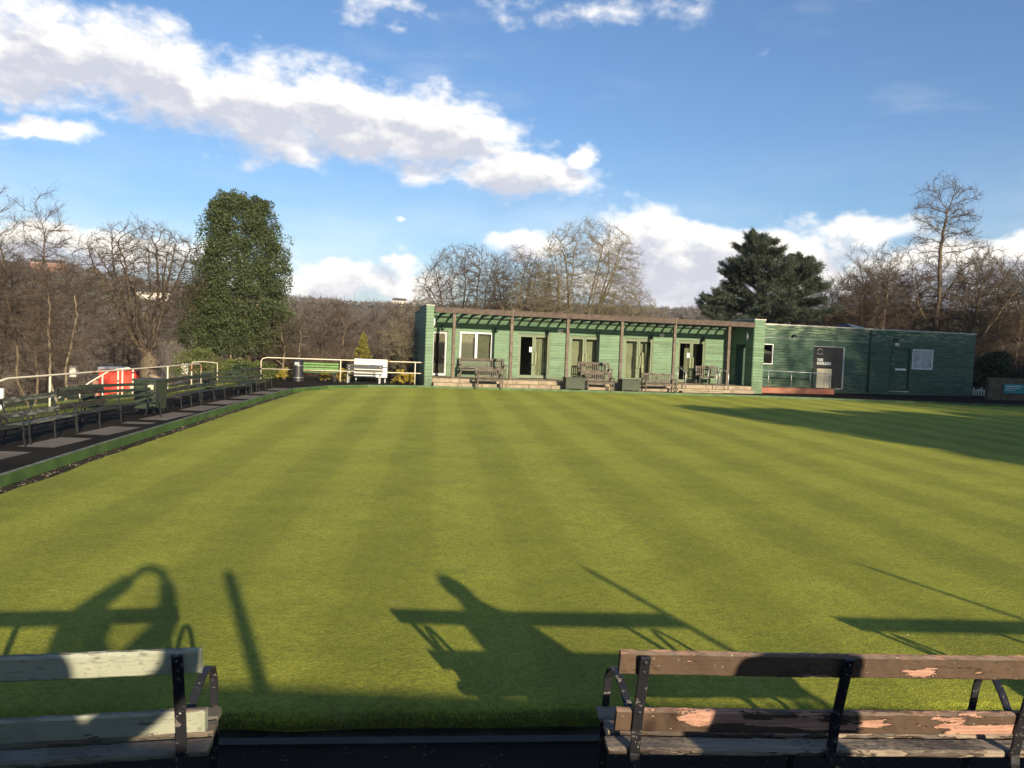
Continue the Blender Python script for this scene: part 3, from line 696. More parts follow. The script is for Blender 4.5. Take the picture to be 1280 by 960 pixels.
# windows and doors
def window(s0, s1, z0, z1, mullions, mframe, pane=m_glass, fw=.075, nm='window'):
    w = MB(); y0, y1 = D - .055, D + .02
    w.box((s0, y0, z0), (s0 + fw, y1, z1)); w.box((s1 - fw, y0, z0), (s1, y1, z1)); w.box((s0 + fw, y0, z1 - fw), (s1 - fw, y1, z1)); w.box((s0 + fw, y0, z0), (s1 - fw, y1, z0 + fw))
    for m in mullions: w.box((m - .06, y0 - .012, z0 + fw), (m + .06, y1, z1 - fw))
    o = w.build(nm, mframe, PAV, .006); g = MB(); g.box((s0 + .03, D - .012, z0 + .03), (s1 - .03, D - .004, z1 - .03)); g.build('pane', pane, o); return o
w = window(*winL[:2], winL[2], winL[3], [2.74], m_white); mb = MB(); mb.box((1.86, D - .11, 1.17), (3.62, D - .02, 1.215)); mb.build('sill', m_white, w, .006)
m_blind = simple('window_blind', (0.17, 0.15, 0.115), 0.8, 0.15, 2)
mb = MB(); mb.box((1.95, D + .18, 1.25), (3.53, D + .19, 2.6)); mb.build('blind', m_blind, w)
w = window(18.98, 19.70, 1.52, 2.66, [], m_white, fw=.05)
w = window(28.96, 30.42, 1.52, 2.70, [], m_white, m_frost, fw=.06); w['label'] = 'frosted window with white frame'
# narrow glazed door at the west end
o = bpy.data.objects.new('door', None); link(o, PAV); o['label'] = 'single dark glazed door'
mb = MB(); y0, y1 = D + .02, D + .07
mb.box((.52, y0, FL + .02), (.60, y1, 2.58)); mb.box((1.16, y0, FL + .02), (1.25, y1, 2.58)); mb.box((.601, y0, 2.49), (1.159, y1, 2.58)); mb.box((.601, y0, FL + .02), (1.159, y1, FL + .14)); mb.build('door_frame', m_grey_frame, o, .006)
mb = MB(); mb.box((.60, D + .04, FL + .14), (1.16, D + .048, 2.49)); mb.build('pane', m_glass, o)
mb = MB(); mb.tube([(1.13, D - .01, 1.32), (1.05, D - .01, 1.32)], .012, 6); mb.build('handle', m_steel, o)
def double_door(s0, s1):
    o = bpy.data.objects.new('double_door', None); link(o, PAV); y0, y1 = D + .01, D + .07; zt = 2.64; m_ = (s0 + s1) / 2
    f = MB(); f.box((s0, y0 - .03, FL), (s0 + .055, y1, zt)); f.box((s1 - .055, y0 - .03, FL), (s1, y1, zt)); f.box((s0 + .055, y0 - .03, zt - .055), (s1 - .055, y1, zt)); f.build('door_frame', m_frame_green, o, .005)
    for (a, b) in ((s0 + .06, m_ - .005), (m_ + .005, s1 - .06)):
        l = MB(); l.box((a, y0, FL + .02), (a + .09, y1 - .015, zt - .06)); l.box((b - .09, y0, FL + .02), (b, y1 - .015, zt - .06)); l.box((a + .09, y0, zt - .15), (b - .09, y1 - .015, zt - .06)); l.box((a + .09, y0, FL + .02), (b - .09, y1 - .015, FL + .17))
        q = l.build('door_leaf', m_frame_green, o, .005)
        g = MB(); g.box((a + .085, D + .03, FL + .165), (b - .085, D + .036, zt - .145)); g.build('pane', m_glass, q)
        hx = (b - .035) if a < m_ - .1 else (a + .035); h = MB(); dx = -.05 if a < m_ - .1 else .05
        h.tube([(hx, y0, 1.10), (hx + dx * .4, y0 - .05, 1.08), (hx + dx * .9, y0 - .06, 1.12), (hx + dx, y0 - .06, 1.2), (hx + dx, y0 - .06, 1.62), (hx + dx * .9, y0 - .06, 1.70), (hx + dx * .4, y0 - .05, 1.74), (hx, y0, 1.72)], .034, 6); h.build('handle', m_handle, q, smooth=True)
    return o
dds = [double_door(a, b) for a, b in dbl]
for k in (0, 3):                                                     # paper notices taped inside two doors
    mid = sum(dbl[k]) / 2; mb = MB(); mb.box((mid - .24, D + .0255, 1.62 + .1), (mid - .10, D + .028, 1.88 + .1)); mb.build('paper_notice', m_white, dds[k])
# curtains behind the doors
def curtain(s0, s1, par, y=D + .30, z0=FL + .02, z1=2.72, amp=.035):
    m = MB(); n = int((s1 - s0) / .03); V = []
    for i in range(n + 1):
        s = s0 + (s1 - s0) * i / n; dy = amp * math.sin(i * 1.25) + .012 * math.sin(i * .37); V += [(s, y + dy, z0), (s, y + dy, z1)]
    m.add(V, [(2 * i, 2 * i + 2, 2 * i + 3, 2 * i + 1) for i in range(n)]); return m.build('curtain', m_curtain, par)
curtain(5.86, 6.62, dds[0]); curtain(14.75, 15.5, dds[3], y=D + .9)
curtain(7.76, 9.34, dds[1], y=D + .42, amp=.006); curtain(10.8, 12.42, dds[2], y=D + .42, amp=.006)
# fascia-level bits: oval bulkhead lights, emergency lights, door closers
def bulkhead(s, d, z, lab, face):
    t = thing('bulkhead_light', lab, 'lamp', pt(s, d, z), PRZ, 'oval wall lights on the wing walls')
    sg = 1 if face == 'e' else -1
    mb = MB(); mb.ellipsoid((sg * .045, 0, 0), (.05, .11, .20), 14, 8); mb.build('diffuser', m_frost if sg < 0 else m_white, t, smooth=True)
    mb = MB(); mb.ellipsoid((sg * .012, 0, 0), (.03, .125, .22), 14, 8); mb.build('backplate', m_grey_frame, t, smooth=True)
bulkhead(.195, .28, 2.98, 'oval pale light on the narrow wing wall beside the single glazed door', 'e')
bulkhead(16.99, .55, 2.98, 'oval pale light in the shade of the tall wing wall by the east block', 'w')
def box_light(s, z, lab):
    t = thing('emergency_light', lab, 'lamp', pt(s, D - .04, z), PRZ, 'small white box lights above the doors')
    mb = MB(); mb.box((-.14, -.07, -.08), (.14, 0, .09)); mb.build('housing', m_white, t, .015)
    mb = MB(); mb.box((-.12, -.075, -.065), (.12, -.0705, .02)); mb.build('lens', m_cream, t)
box_light(7.16, 2.86, 'white box light between the first and second double doors from the west'); box_light(12.88, 2.87, 'white box light between the third and fourth double doors')
box_light(27.82, 2.92, 'white box light over the plain green door of the east block')
for k, (s, z, lab) in enumerate([(20.9, 3.16, 'small black lamp high on the east block near the tall wing wall'), (27.66, 3.2, 'small black lamp on a bracket above the plain green door')]):
    t = thing('wall_lamp', lab, 'lamp', pt(s, D - .04, z), PRZ, 'black lamps on the east block')
    mb = MB(); mb.box((-.05, -.03, -.07), (.05, 0, .07)); mb.build('bracket', m_black, t, .005)
    mb = MB(); mb.tube([(0, -.02, 0), (0, -.14, .05), (.02, -.26, -.01)], [.02, .05, .085], 10); mb.build('lamp_head', m_black, t, smooth=True)
for k, s in enumerate((1.0, 6.45, 9.25, 12.3, 15.35, 3.75)):
    t = thing('wall_lantern', ['small dark lamp over the single glazed door at the west end', 'small dark lamp above the first double doors', 'small dark lamp above the second double doors', 'small dark lamp above the third double doors', 'small dark lamp above the fourth double doors, by the handrails', 'small dark lamp beside the white framed window'][k], 'lamp', pt(s, D - .05, 2.78), PRZ, 'small dark lamps under the canopy')
    mb = MB(); mb.box((-.09, -.05, -.09), (.09, .0, .09)); mb.build('backplate', m_black, t, .01)
    mb = MB(); mb.tube([(0, -.06, .12), (0, -.09, .10), (0, -.09, -.06), (0, -.09, -.12)], [.02, .075, .085, .04], 8); mb.build('lamp_head', m_dark_green, t)
mb = MB(); mb.tube([(0, 0, 0), (0, -.05, 0)], .07, 12); t = tag(mb.build('vent', m_black), 'small round black vent in the boards of the east block', 'vent'); t.location = pt(26.28, D - .03, 2.38); t.rotation_euler.z = PRZ
# big doorway panel with the name, white box behind glass
o = bpy.data.objects.new('entrance_panel', None); link(o, PAV); a, b, zl, zh = 22.30, 24.34, .22, 2.66
m_panel = simple('dark_panel', (0.030, 0.028, 0.026), 0.25, 0.1, 2)
mb = MB(); mb.box((a, D - .05, zh - .05), (b, D + .02, zh)); mb.box((b - .10, D - .05, zl), (b, D + .02, zh - .05)); mb.box((a + .9, D - .05, zl), (b - .10, D + .02, zl + .05)); mb.build('frame', m_grey_frame, o, .005)
mb = MB(); mb.box((a, D - .03, zl + .0), (b - .10, D + .015, zh - .05)); mb.build('panel', m_panel, o)
mb = MB(); mb.box((a + .02, D - .40, .26), (a + .98, D - .05, 1.38)); wb = mb.build('storage_box', m_cream); wb.location = pt(0, 0); wb.rotation_euler.z = PRZ
tag(wb, 'cream rectangular box standing in front of the dark entrance panel', 'box')
mb = MB(); mb.box((a + .04, D - .412, .30), (a + .46, D - .401, 1.34)); mb.box((a + .50, D - .412, .30), (a + .96, D - .401, 1.34)); q = mb.build('box_door', m_cream, wb, .004)
def text(body, size, par, loc, mat, nm='lettering', rot=(R(90), 0, 0), spacing=1.0, extr=.004, bold=.012):
    c = bpy.data.curves.new(nm, 'FONT'); c.body = body; c.size = size; c.extrude = extr; c.space_character = spacing; c.offset = bold
    o = bpy.data.objects.new(nm, c); col.objects.link(o); dg = bpy.context.evaluated_depsgraph_get()
    me = bpy.data.meshes.new_from_object(o.evaluated_get(dg)); bpy.data.objects.remove(o); bpy.data.curves.remove(c)
    me.materials.clear(); me.materials.append(mat); o = link(bpy.data.objects.new(nm, me), par); o.location = loc; o.rotation_euler = rot; return o
text('THE', .21, o, (a + .25, D - .036, 1.80), m_white); text('PAVILION', .21, o, (a + .25, D - .036, 1.60), m_white)
mb = MB(); cx_, cz_ = a + .42, 2.36
mb.tube([(cx_ + .14 * math.cos(t_), D - .038, cz_ + .14 * math.sin(t_)) for t_ in np.linspace(.15, math.pi - .15, 14)], .014, 5)
mb.tube([(cx_ + .14 * math.cos(t_), D - .038, cz_ - .03 + .14 * math.sin(t_)) for t_ in np.linspace(math.pi + .35, 2 * math.pi - .35, 10)], .011, 5)
mb.box((cx_ - .22, D - .04, cz_ - .16), (cx_ - .12, D - .033, cz_ - .145)); mb.box((cx_ + .12, D - .04, cz_ - .16), (cx_ + .22, D - .033, cz_ - .145)); mb.build('emblem', m_white, o)
# plain green door
o = bpy.data.objects.new('door', None); link(o, PAV); o['label'] = 'plain dark green boarded door with white letter plate'
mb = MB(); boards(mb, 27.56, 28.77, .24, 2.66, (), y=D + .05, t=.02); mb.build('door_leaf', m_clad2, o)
mb = MB(); mb.box((27.50, D - .045, .22), (27.555, D + .06, 2.72)); mb.box((28.775, D - .045, .22), (28.83, D + .06, 2.72)); mb.box((27.556, D - .045, 2.665), (28.774, D + .06, 2.72)); mb.build('door_frame', m_dark_green, o)
mb = MB(); mb.box((27.50, D - .07, .16), (28.83, D + .06, .218)); mb.build('threshold', m_cap, o)
mb = MB(); mb.box((27.86, D + .0, 1.42), (28.60, D + .012, 1.54)); mb.build('letter_plate', m_white, o)
mb = MB(); mb.box((28.05, D - .01, 1.39), (28.4, D - .001, 1.43)); mb.build('letter_flap', m_black, o)
mb = MB(); mb.ellipsoid((27.65, D - .02, 1.80), (.03, .03, .03), 8, 6); mb.ellipsoid((27.65, D - .02, 2.05), (.02, .02, .03), 8, 6); mb.build('handle', m_white, o)
mb = MB(); mb.tube([(26.0, D - .09, 3.66), (26.0, D - .09, .1)], .035, 8); dp = mb.build('downpipe', m_dark_green, PAV, smooth=True)
# thin cables and battens on the east wall
mb = MB(); mb.tube([(17.7, D - .06, 3.02), (25.9, D - .05, 2.98)], .012, 5); mb.tube([(27.9, D - .06, 3.13), (29.0, D - .06, 3.11)], .015, 5); mb.build('cable', m_grey_frame, PAV)

# brick ramp beside the wing wall with its rail
rp = thing('ramp', 'low red brick ramp with dark deck in front of the east block', 'ramp', pt(0, 0, 0), PRZ)
mb = MB(); mb.box((17.68, .75, 0), (22.6, .96, .30)); mb.box((22.4, .961, 0), (22.6, 2.30, .26)); mb.build('brick_wall', m_brick, rp, .008)
mb = MB(); mb.box((17.68, .70, .301), (22.65, 1.0, .345)); mb.box((17.68, .965, .05), (22.39, 2.36, .30)); mb.build('deck', m_timber, rp, .006)
rl = thing('ramp_rail', 'grey tubular handrail along the top of the brick ramp', 'handrail', pt(0, 0, 0), PRZ)
mb = MB(); mb.tube([(17.75, .95, 1.22), (22.3, .95, 1.13), (22.42, .95, 1.06), (22.42, .95, .35)], .025, 8); mb.build('top_rail', m_steel, rl, smooth=True)
for s in (18.6, 20.0, 21.2):
    mb = MB(); mb.tube([(s, .95, .345), (s, .95, 1.19)], .02, 8); mb.build('rail_post', m_steel, rl, smooth=True)
# steel handrails at the steps of the fourth doors
def step_rail(s, lab):
    t = thing('handrail', lab, 'handrail', pt(s, 0, 0), PRZ, 'steel handrails on the pavilion steps')
    mb = MB(); mb.tube([(0, .55, FL), (0, .55, 1.22), (0, .50, 1.26), (0, -.32, 1.02), (0, -.36, .98), (0, -.36, .17)], .024, 8); mb.build('rail', m_steel, t, smooth=True)
step_rail(13.05, 'grey steel handrail on the steps left of the fourth double doors'); step_rail(14.78, 'grey steel handrail on the steps between the fourth double doors and the dark bench'); step_rail(15.45, 'slim dark steel handrail on the steps beside the easternmost canopy post')

# things seen through the glass
def stack_chair(s, d, lab, rz=0.0):
    t = thing('chair', lab, 'chair', pt(s, d, FL), PRZ + rz, 'black chairs inside the pavilion')
    mb = MB(); mb.box((-.22, -.22, .44), (.22, .22, .49)); mb.build('seat', m_black, t, .01)
    mb = MB(); mb.beam((0, .22, .58), (0, .28, .95), .44, .03, (0, 1, 0)); mb.build('backrest', m_black, t, .008)
    for sx in (-.2, .2):
        for sy in (-.2, .2): mb = MB(); mb.tube([(sx, sy, .44), (sx * 1.1, sy * 1.1, 0)], .014, 6); mb.build('leg', m_steel, t)
stack_chair(8.95, D + .75, 'black chair behind the glass of the second double doors', PRZ + 3.0); stack_chair(11.75, D + .75, 'black chair behind the glass of the third double doors', 3.1)
for s, w_, h_, lab in ((7.83, .10, 1.25, 'narrow cream board standing inside the second double doors'), (12.05, .24, 1.55, 'wide cream board standing inside the third double doors')):
    mb = MB(); mb.box((-w_ / 2, 0, 0), (w_ / 2, .03, h_)); t = tag(mb.build('display_board', m_cream, None, .004), lab, 'board', 'cream boards inside the pavilion'); t.location = pt(s, D + .20, FL); t.rotation_euler = (R(-3), 0, PRZ)
    mb = MB(); mb.box((-w_ / 2 - .05, -.02, 0), (w_ / 2 + .05, .10, .03)); mb.build('foot', m_black, t)

# ------------------------------------------------------------------ garden benches (vertical slats)
def garden_bench(loc, rz, L, mat, lab, h=.92, seat_h=.43, legmat=None, iron_wheel=False):
    t = thing('garden_bench', lab, 'bench', loc, rz, 'slatted wooden benches outside the pavilion'); lm = legmat or mat
    mb = MB(); mb.beam((-L / 2, .24, h - .04), (L / 2, .24, h - .04), .04, .09); mb.build('top_rail', mat, t, .008)
    mb = MB(); n = max(7, int(L / .11))
    for i in range(n):
        s = -L / 2 + .09 + (L - .18) * i / (n - 1); mb.beam((s, .19, seat_h + .06), (s, .235, h - .08), .05, .018, (0, 1, 0))
    mb.build('back_slats', mat, t)
    mb = MB(); mb.beam((-L / 2 + .06, .185, seat_h + .07), (L / 2 - .06, .185, seat_h + .07), .035, .06); mb.build('lower_rail', mat, t)
    mb = MB()
    for k in range(6): mb.box((-L / 2 + .03, -.28 + k * .075, seat_h - .02), (L / 2 - .03, -.225 + k * .075, seat_h))
    mb.build('seat', mat, t, .004)
    mb = MB(); mb.box((-L / 2 + .06, -.27, seat_h - .1), (L / 2 - .06, -.24, seat_h - .025)); mb.build('apron', mat, t, .004)
    for sx in (-1, 1):
        x_ = sx * (L / 2 - .03)
        mb = MB(); mb.box((x_ - .03, -.28, 0), (x_ + .03, -.22, .62)); mb.build('leg', lm, t, .005)
        mb = MB(); mb.beam((x_, .16, 0), (x_, .17, seat_h), .06, .06); mb.beam((x_, .17, seat_h), (x_, .245, h), .058, .055); mb.build('leg', lm, t, .005)
        mb = MB(); mb.box((x_ - .04, -.31, .621), (x_ + .04, .20, .65)); mb.build('armrest', lm, t, .008)
    return t
F_ = R(0)
garden_bench(pt(3.0, 1.85, FL), PRZ, 2.35, m_gardenwood, 'long slatted wooden bench against the wall under the white framed window', .96)
garden_bench(pt(2.75, -.75, 0), PRZ + .03, 1.25, m_gardenwood, 'short slatted wooden bench on the path in front of the window bench', .90)
garden_bench(pt(8.95, 1.75, FL), PRZ, 1.75, m_gardenwood, 'slatted wooden bench against the wall between the second and third double doors', .95)
garden_bench(pt(8.25, -.80, 0), PRZ - .08, 1.35, m_gardenwood, 'slatted wooden bench on the path between the two green planters', .92)
garden_bench(pt(11.35, -.85, 0), PRZ + .04, 1.70, m_gardenwood, 'slatted wooden bench on the path in front of the third double doors', .92)
garden_bench(pt(15.35, 1.55, FL), PRZ, 1.35, m_darkwood, 'slatted wooden bench with black ends beside the fourth double doors', .95, legmat=m_black)
def planter(loc, rz, lab):
    t = thing('planter', lab, 'planter', loc, rz, 'green painted planter boxes'); w, d, h = .95, .5, .58
    mb = MB(); mb.box((-w / 2, -d / 2, .07), (w / 2, d / 2, h)); mb.build('box', m_planter, t, .01)
    mb = MB()
    for (a, b) in (((-w / 2 - .03, -d / 2 - .03, h - .01), (w / 2 + .03, -d / 2 + .03, h + .03)), ((-w / 2 - .03, d / 2 - .03, h - .01), (w / 2 + .03, d / 2 + .03, h + .03)), ((-w / 2 - .03, -d / 2 + .031, h - .01), (-w / 2 + .03, d / 2 - .031, h + .03)), ((w / 2 - .03, -d / 2 + .031, h - .01), (w / 2 + .03, d / 2 - .031, h + .03))): mb.box(a, b)
    mb.build('rim', m_planter, t, .006)
    mb = MB(); mb.box((-w / 2 + .03, -d / 2 + .03, h - .0), (w / 2 - .03, d / 2 - .03, h + .012)); mb.build('soil', m_ditch, t)
    for sx in (-1, 1):
        for sy in (-1, 1): mb = MB(); mb.box((sx * (w / 2 - .06) - .04, sy * (d / 2 - .06) - .04, 0), (sx * (w / 2 - .06) + .04, sy * (d / 2 - .06) + .04, .069)); mb.build('foot', m_planter, t)
planter(pt(6.95, -.75, 0), PRZ, 'green planter box west of the two, on the path before the second double doors'); planter(pt(9.75, -.95, 0), PRZ, 'green planter box between two wooden benches on the path')
def urn(loc, lab):                                                   # black scrolled iron stands beside the planters
    t = thing('iron_stand', lab, 'plant stand', loc, PRZ, 'black scrolled iron stands')
    mb = MB(); mb.tube([(.11 * math.cos(a), 0, .16 + .11 * math.sin(a)) for a in np.linspace(0, 2 * math.pi, 13)], .02, 6); mb.tube([(.07 * math.cos(a), 0, .40 + .07 * math.sin(a)) for a in np.linspace(0, 2 * math.pi, 11)], .018, 6); mb.build('scroll', m_black, t)
    mb = MB(); mb.box((-.14, -.05, .0), (.14, .05, .035)); mb.build('foot', m_black, t, .005)
for s, lab in ((7.55, 'black scrolled iron stand beside the western green planter'), (10.38, 'black scrolled iron stand just right of the eastern green planter'), (12.25, 'black scrolled iron stand at the end of the bench before the third double doors')): urn(pt(s, -.9, 0), lab)

# ------------------------------------------------------------------ park benches (horizontal slats on iron straps)
def park_bench(name, lab, loc, rz, L, back_mat, seat_mat, iron, group, hi=False, supports=3, back_slats=2, bow=0.0, lean=1.0, xs=None):
    up_ = .09 if hi else 0.0; flare = .055 if hi else 0.0
    t = thing(name, lab, 'bench', loc, rz, group); bv = .006 if hi else 0.0; rnd = random.Random(int(abs(loc[0] * 100 + loc[1] * 10)))
    def slat(nm, p, w, h, mat, tilt):
        """a long board along x, slightly bowed and chipped, centred on p=(y,z)"""
        n = 60 if hi else 4; V = []; F = []; c, s = math.cos(tilt), math.sin(tilt); x0 = -L / 2 + rnd.uniform(-.01, .01); x1 = L / 2 + rnd.uniform(-.01, .01)
        ch = .009
        prof = [(-w / 2 + ch, -h / 2), (w / 2 - ch, -h / 2), (w / 2, -h / 2 + ch), (w / 2, h / 2 - ch), (w / 2 - ch, h / 2), (-w / 2 + ch, h / 2), (-w / 2, h / 2 - ch), (-w / 2, -h / 2 + ch)]
        for i in range(n + 1):
            x_ = x0 + (x1 - x0) * i / n; u = 2 * i / n - 1; b = bow * (1 - u * u)
            for (a, d) in prof:
                e = rnd.gauss(0, .0012) if hi else 0; f = rnd.gauss(0, .0010) if hi else 0
                yy, zz = a + e, d + f; V.append((x_ + (rnd.gauss(0, .002) if hi and i in (0, n) else 0), p[0] + yy * c - zz * s, p[1] + yy * s + zz * c - b))
        for i in range(n):
            for k in range(8): F.append((i * 8 + k, i * 8 + (k + 1) % 8, (i + 1) * 8 + (k + 1) % 8, (i + 1) * 8 + k))
        F += [tuple(range(8))[::-1], tuple(n * 8 + k for k in range(8))]
        mb = MB(); mb.add(V, F); return mb.build(nm, mat, t)
    # back boards stand on the front (+y) face of the leaning straps; y grows towards the sitter's knees
    ys = [(-.085 * lean, .75), (-.025 * lean, .485)] if back_slats == 2 else [(-.10 * lean, .78), (-.06 * lean, .65), (-.02 * lean, .52)]
    for (yy, zz) in ys: slat('back_slat', (yy, zz + up_), .030, .105 if back_slats == 2 else .07, back_mat, R(12 * lean))
    for k in range(3): slat('seat_slat', (.05 + k * .122, .345 + up_ - .010 * (k == 0) + .004 * k), .105, .032, seat_mat, R(1.5))
    inset = .09; xs = [-L / 2 + v for v in xs] if xs else [-L / 2 + inset + (L - 2 * inset) * k / (supports - 1) for k in range(supports)]
    for j, x_ in enumerate(xs):
        u = up_; e = -1 if j == 0 else (1 if j == len(xs) - 1 else 0); fx = e * flare
        mb = MB(); mb.strap([(x_, -.125 * lean - .01, .79 + u), (x_, -.095 * lean - .01, .70 + u), (x_, -.050 * lean, .50 + u), (x_, -.02, .34 + u), (x_, -.05, .18), (x_, -.11, 0.0)], .042, .014)
        mb.strap([(x_, -.022, .312 + u), (x_ + fx * .5, .2, .312 + u), (x_ + fx, .37, .318 + u)], .040, .012)
        s = mb.build('support', iron, t, .003 if hi else 0)
        mb = MB(); mb.strap([(x_ + fx, .37, .317 + u), (x_ + fx, .365, .18), (x_ + fx, .39, 0)], .038, .014); mb.build('leg', iron, s, .003 if hi else 0)
        if e:
            arc = [(x_, -.055, .50), (x_ + fx * .15, .0, .475), (x_ + fx * .3, .06, .50), (x_ + fx * .5, .12, .545), (x_ + fx * .7, .18, .580), (x_ + fx * .85, .235, .590), (x_ + fx * .95, .285, .570), (x_ + fx, .325, .51), (x_ + fx, .36, .33)]
            mb = MB(); mb.strap([(a_, b_, c_ + u) for a_, b_, c_ in arc], .034, .012); mb.build('armrest', iron, s, .003 if hi else 0, smooth=False)
        if hi:
            mb = MB()
            for (yy, zz) in ((-.125, .765), (-.105, .72), (-.055, .53)): mb.ellipsoid((x_, yy * lean - .012, zz + up_), (.009, .006, .009), 8, 5)
            mb.build('bolts', iron, s)
    if hi and lean > .9 and back_mat == m_brownflake:                # loose strut under the seat
        mb = MB(); mb.strap([(xs[1] + .0, .0, .37), (xs[1] + .28, .12, .22), (xs[1] + .55, .25, .05)], .03, .01, (0, 1, 0)); mb.build('strut', iron, t)
    return t
NB = 'weathered park benches beside the green'
a = math.atan2(.11, 1.70)
L1 = 2.20; park_bench('park_bench', 'brown flaking park bench with salmon bare wood patches, near the camera', (0.46 + L1 / 2 * math.cos(a) + .01, 3.15 + .10 + L1 / 2 * math.sin(a), 0), a, L1, m_brownflake, m_brownseat, m_iron, NB, True, bow=.006, xs=(.095, .93, 1.74))
a = math.atan2(.15, .65) * .8; park_bench('park_bench', 'pale green flaking park bench with black iron ends, near the camera', (-1.16 - L1 / 2 * math.cos(a), 3.02 + .09 - L1 / 2 * math.sin(a), 0), a, L1, m_paleflake, m_paleseat, m_iron, NB, True, bow=.012)
# the row continues out of frame to the right: its shadow reaches the green
park_bench('park_bench', 'brown flaking park bench beyond the right edge, seen by its shadow on the green', (4.10 + L1 / 2, 3.52, 0), R(3), L1, m_brownflake, m_brownseat, m_iron, NB, True)

# western benches face the green: forward (+y local) becomes +x world
WB = 'dark benches along the western path'; wr = R(-88)
specs = [(-8.5, 10.9, 0, m_olive, 2, 'weathered olive bench nearest the camera in the western row, cut by the frame'),
 (-8.58, 12.85, 0, m_olive, 2, 'weathered olive two-slat bench left of the lichen-covered bench'),
 (-8.72, 14.85, 2, m_mossy, 2, 'lichen-covered pale bench between two olive benches in the western row'),
 (-8.85, 16.75, -3, m_olive, 2, 'weathered olive bench just right of the lichen-covered bench'),
 (-9.0, 18.6, -24, m_dgreenbench, 3, 'dark green bench turned towards the camera, just left of the green storage bin'),
 (-9.1, 22.1, 4, m_olive, 2, 'olive bench just beyond the green storage bin'),
 (-9.2, 24.1, -3, m_dgreenbench, 2, 'dark green bench between the olive bench and the broad slanting bench'),
 (-9.3, 26.2, -20, m_cabinet, 3, 'broad grey-green bench leaning back at an angle in the western row'),
 (-9.45, 28.3, 5, m_dgreenbench, 2, 'dark green bench next to the farthest bench of the western row'),
 (-9.6, 30.4, 0, m_olive, 2, 'farthest bench of the western row, in front of the round shrubs')]
for (x_, y_, dr, mt, ns, lab) in specs:
    park_bench('park_bench', lab, (x_ - .15, y_, .008), wr + R(dr), 1.95, mt, mt, m_black, WB, False, back_slats=ns, supports=2 if ns == 3 else 3)
# lower benches on the grass beyond the railing
park_bench('park_bench', 'pale green bench on the lower grass beyond the railing', (-14.9, 27.5, float(terrain_h(-14.9, 27.5))), R(-100), 1.6, m_planter, m_planter, m_black, None)
# horizontal slat benches by the north railing
def rail_bench(loc, rz, L, mat, legm, lab):
    t = thing('slatted_bench', lab, 'bench', loc, rz, 'benches by the north railing')
    for zz, yy in ((.82, .24), (.70, .215), (.58, .19)):
        mb = MB(); mb.beam((-L / 2, yy, zz), (L / 2, yy, zz), .025, .085); mb.build('back_slat', mat, t, .004)
    mb = MB()
    for k in range(5): mb.box((-L / 2, -.28 + k * .09, .42), (L / 2, -.21 + k * .09, .445))
    mb.build('seat', mat, t, .004)
    for s in (-L / 2 + .12, L / 2 - .12):
        mb = MB(); mb.strap([(s, .27, .86), (s, .19, .45), (s, .22, 0)], .05, .03); mb.build('leg', legm, t)
        mb = MB(); mb.strap([(s, .19, .405), (s, -.27, .40), (s, -.25, 0)], .05, .03); mb.build('leg', legm, t)
rail_bench((-9.1, 37.6, 0.0), R(3), 1.75, m_greenbench, m_black, 'bright green slatted bench by the north railing next to the black bin')
rail_bench((-6.95, 37.5, 0.0), R(4), 1.70, m_greybench, m_steel, 'grey slatted bench in front of the white notice board')

# ------------------------------------------------------------------ railings, bin, cabinet, notice board
def tube_railing(name, lab, pts_top, posts, mid=None, group='cream tubular railings', ground=None):
    t = thing(name, lab, 'railing', (0, 0, 0), 0, group)
    mb = MB(); mb.tube(pts_top, .026, 8); mb.build('top_rail', m_rail, t, smooth=True)
    if mid: mb = MB(); mb.tube(mid, .024, 8); mb.build('mid_rail', m_rail, t, smooth=True)
    for (x_, y_, z0, z1) in posts: mb = MB(); mb.tube([(x_, y_, z0), (x_, y_, z1)], .026, 8); mb.build('rail_post', m_rail, t, smooth=True)
    return t
tube_railing('railing', 'cream tubular railing in front of the flower bed, from the black bin to the pavilion', [(-11.75, 37.35, -.05), (-11.75, 37.35, .86), (-11.68, 37.36, .98), (-11.5, 37.38, 1.03), (-4.05, 37.98, 1.06)],
    [(-8.1, 37.66, -.05, 1.03), (-4.62, 37.93, -.05, 1.04)], [(-11.75, 37.35, .50), (-4.05, 37.98, .54)])
tube_railing('railing', 'long rusty cream railing behind the western benches', [(-12.25, 18.95, -.3), (-12.25, 18.95, .62), (-12.24, 19.05, .74), (-12.2, 19.3, .80), (-12.05, 23.5, .84), (-11.95, 26.0, .86), (-12.25, 31.2, .86), (-12.3, 31.55, .80), (-12.3, 31.6, -.2)],
    [(-12.15, 21.0, -.3, .81), (-12.0, 24.6, -.3, .84), (-12.03, 27.9, -.3, .86)])
tube_railing('railing', 'short cream handrail sloping down beside the red hoarding', [(-13.8, 25.4, .05), (-13.5, 25.5, .35), (-12.9, 25.6, .75), (-12.35, 25.7, .86), (-12.2, 25.7, .80), (-12.2, 25.7, -.2)], [(-13.1, 25.55, -.6, .62), (-12.65, 25.65, -.4, .80), (-13.75, 25.4, -1.0, .06)])
tube_railing('railing', 'small cream return rail at the end of the western railing', [(-12.6, 31.4, -.2), (-12.6, 31.4, .82), (-12.6, 31.5, .90), (-12.55, 32.6, .90), (-12.3, 33.3, .84), (-12.3, 33.35, -.2)], [])
for k, (x_, y_) in enumerate(((-13.6, 21.3), (-14.3, 27.9))):
    mb = MB(); mb.box((-.035, -.035, -.3), (.035, .035, .62)); o = tag(mb.build('marker_post', m_white), ['short white marker post on the grass behind the lichen bench', 'short white marker post on the grass near the handrail'][k], 'post', 'white marker posts'); o.location = (x_, y_, float(terrain_h(x_, y_)))
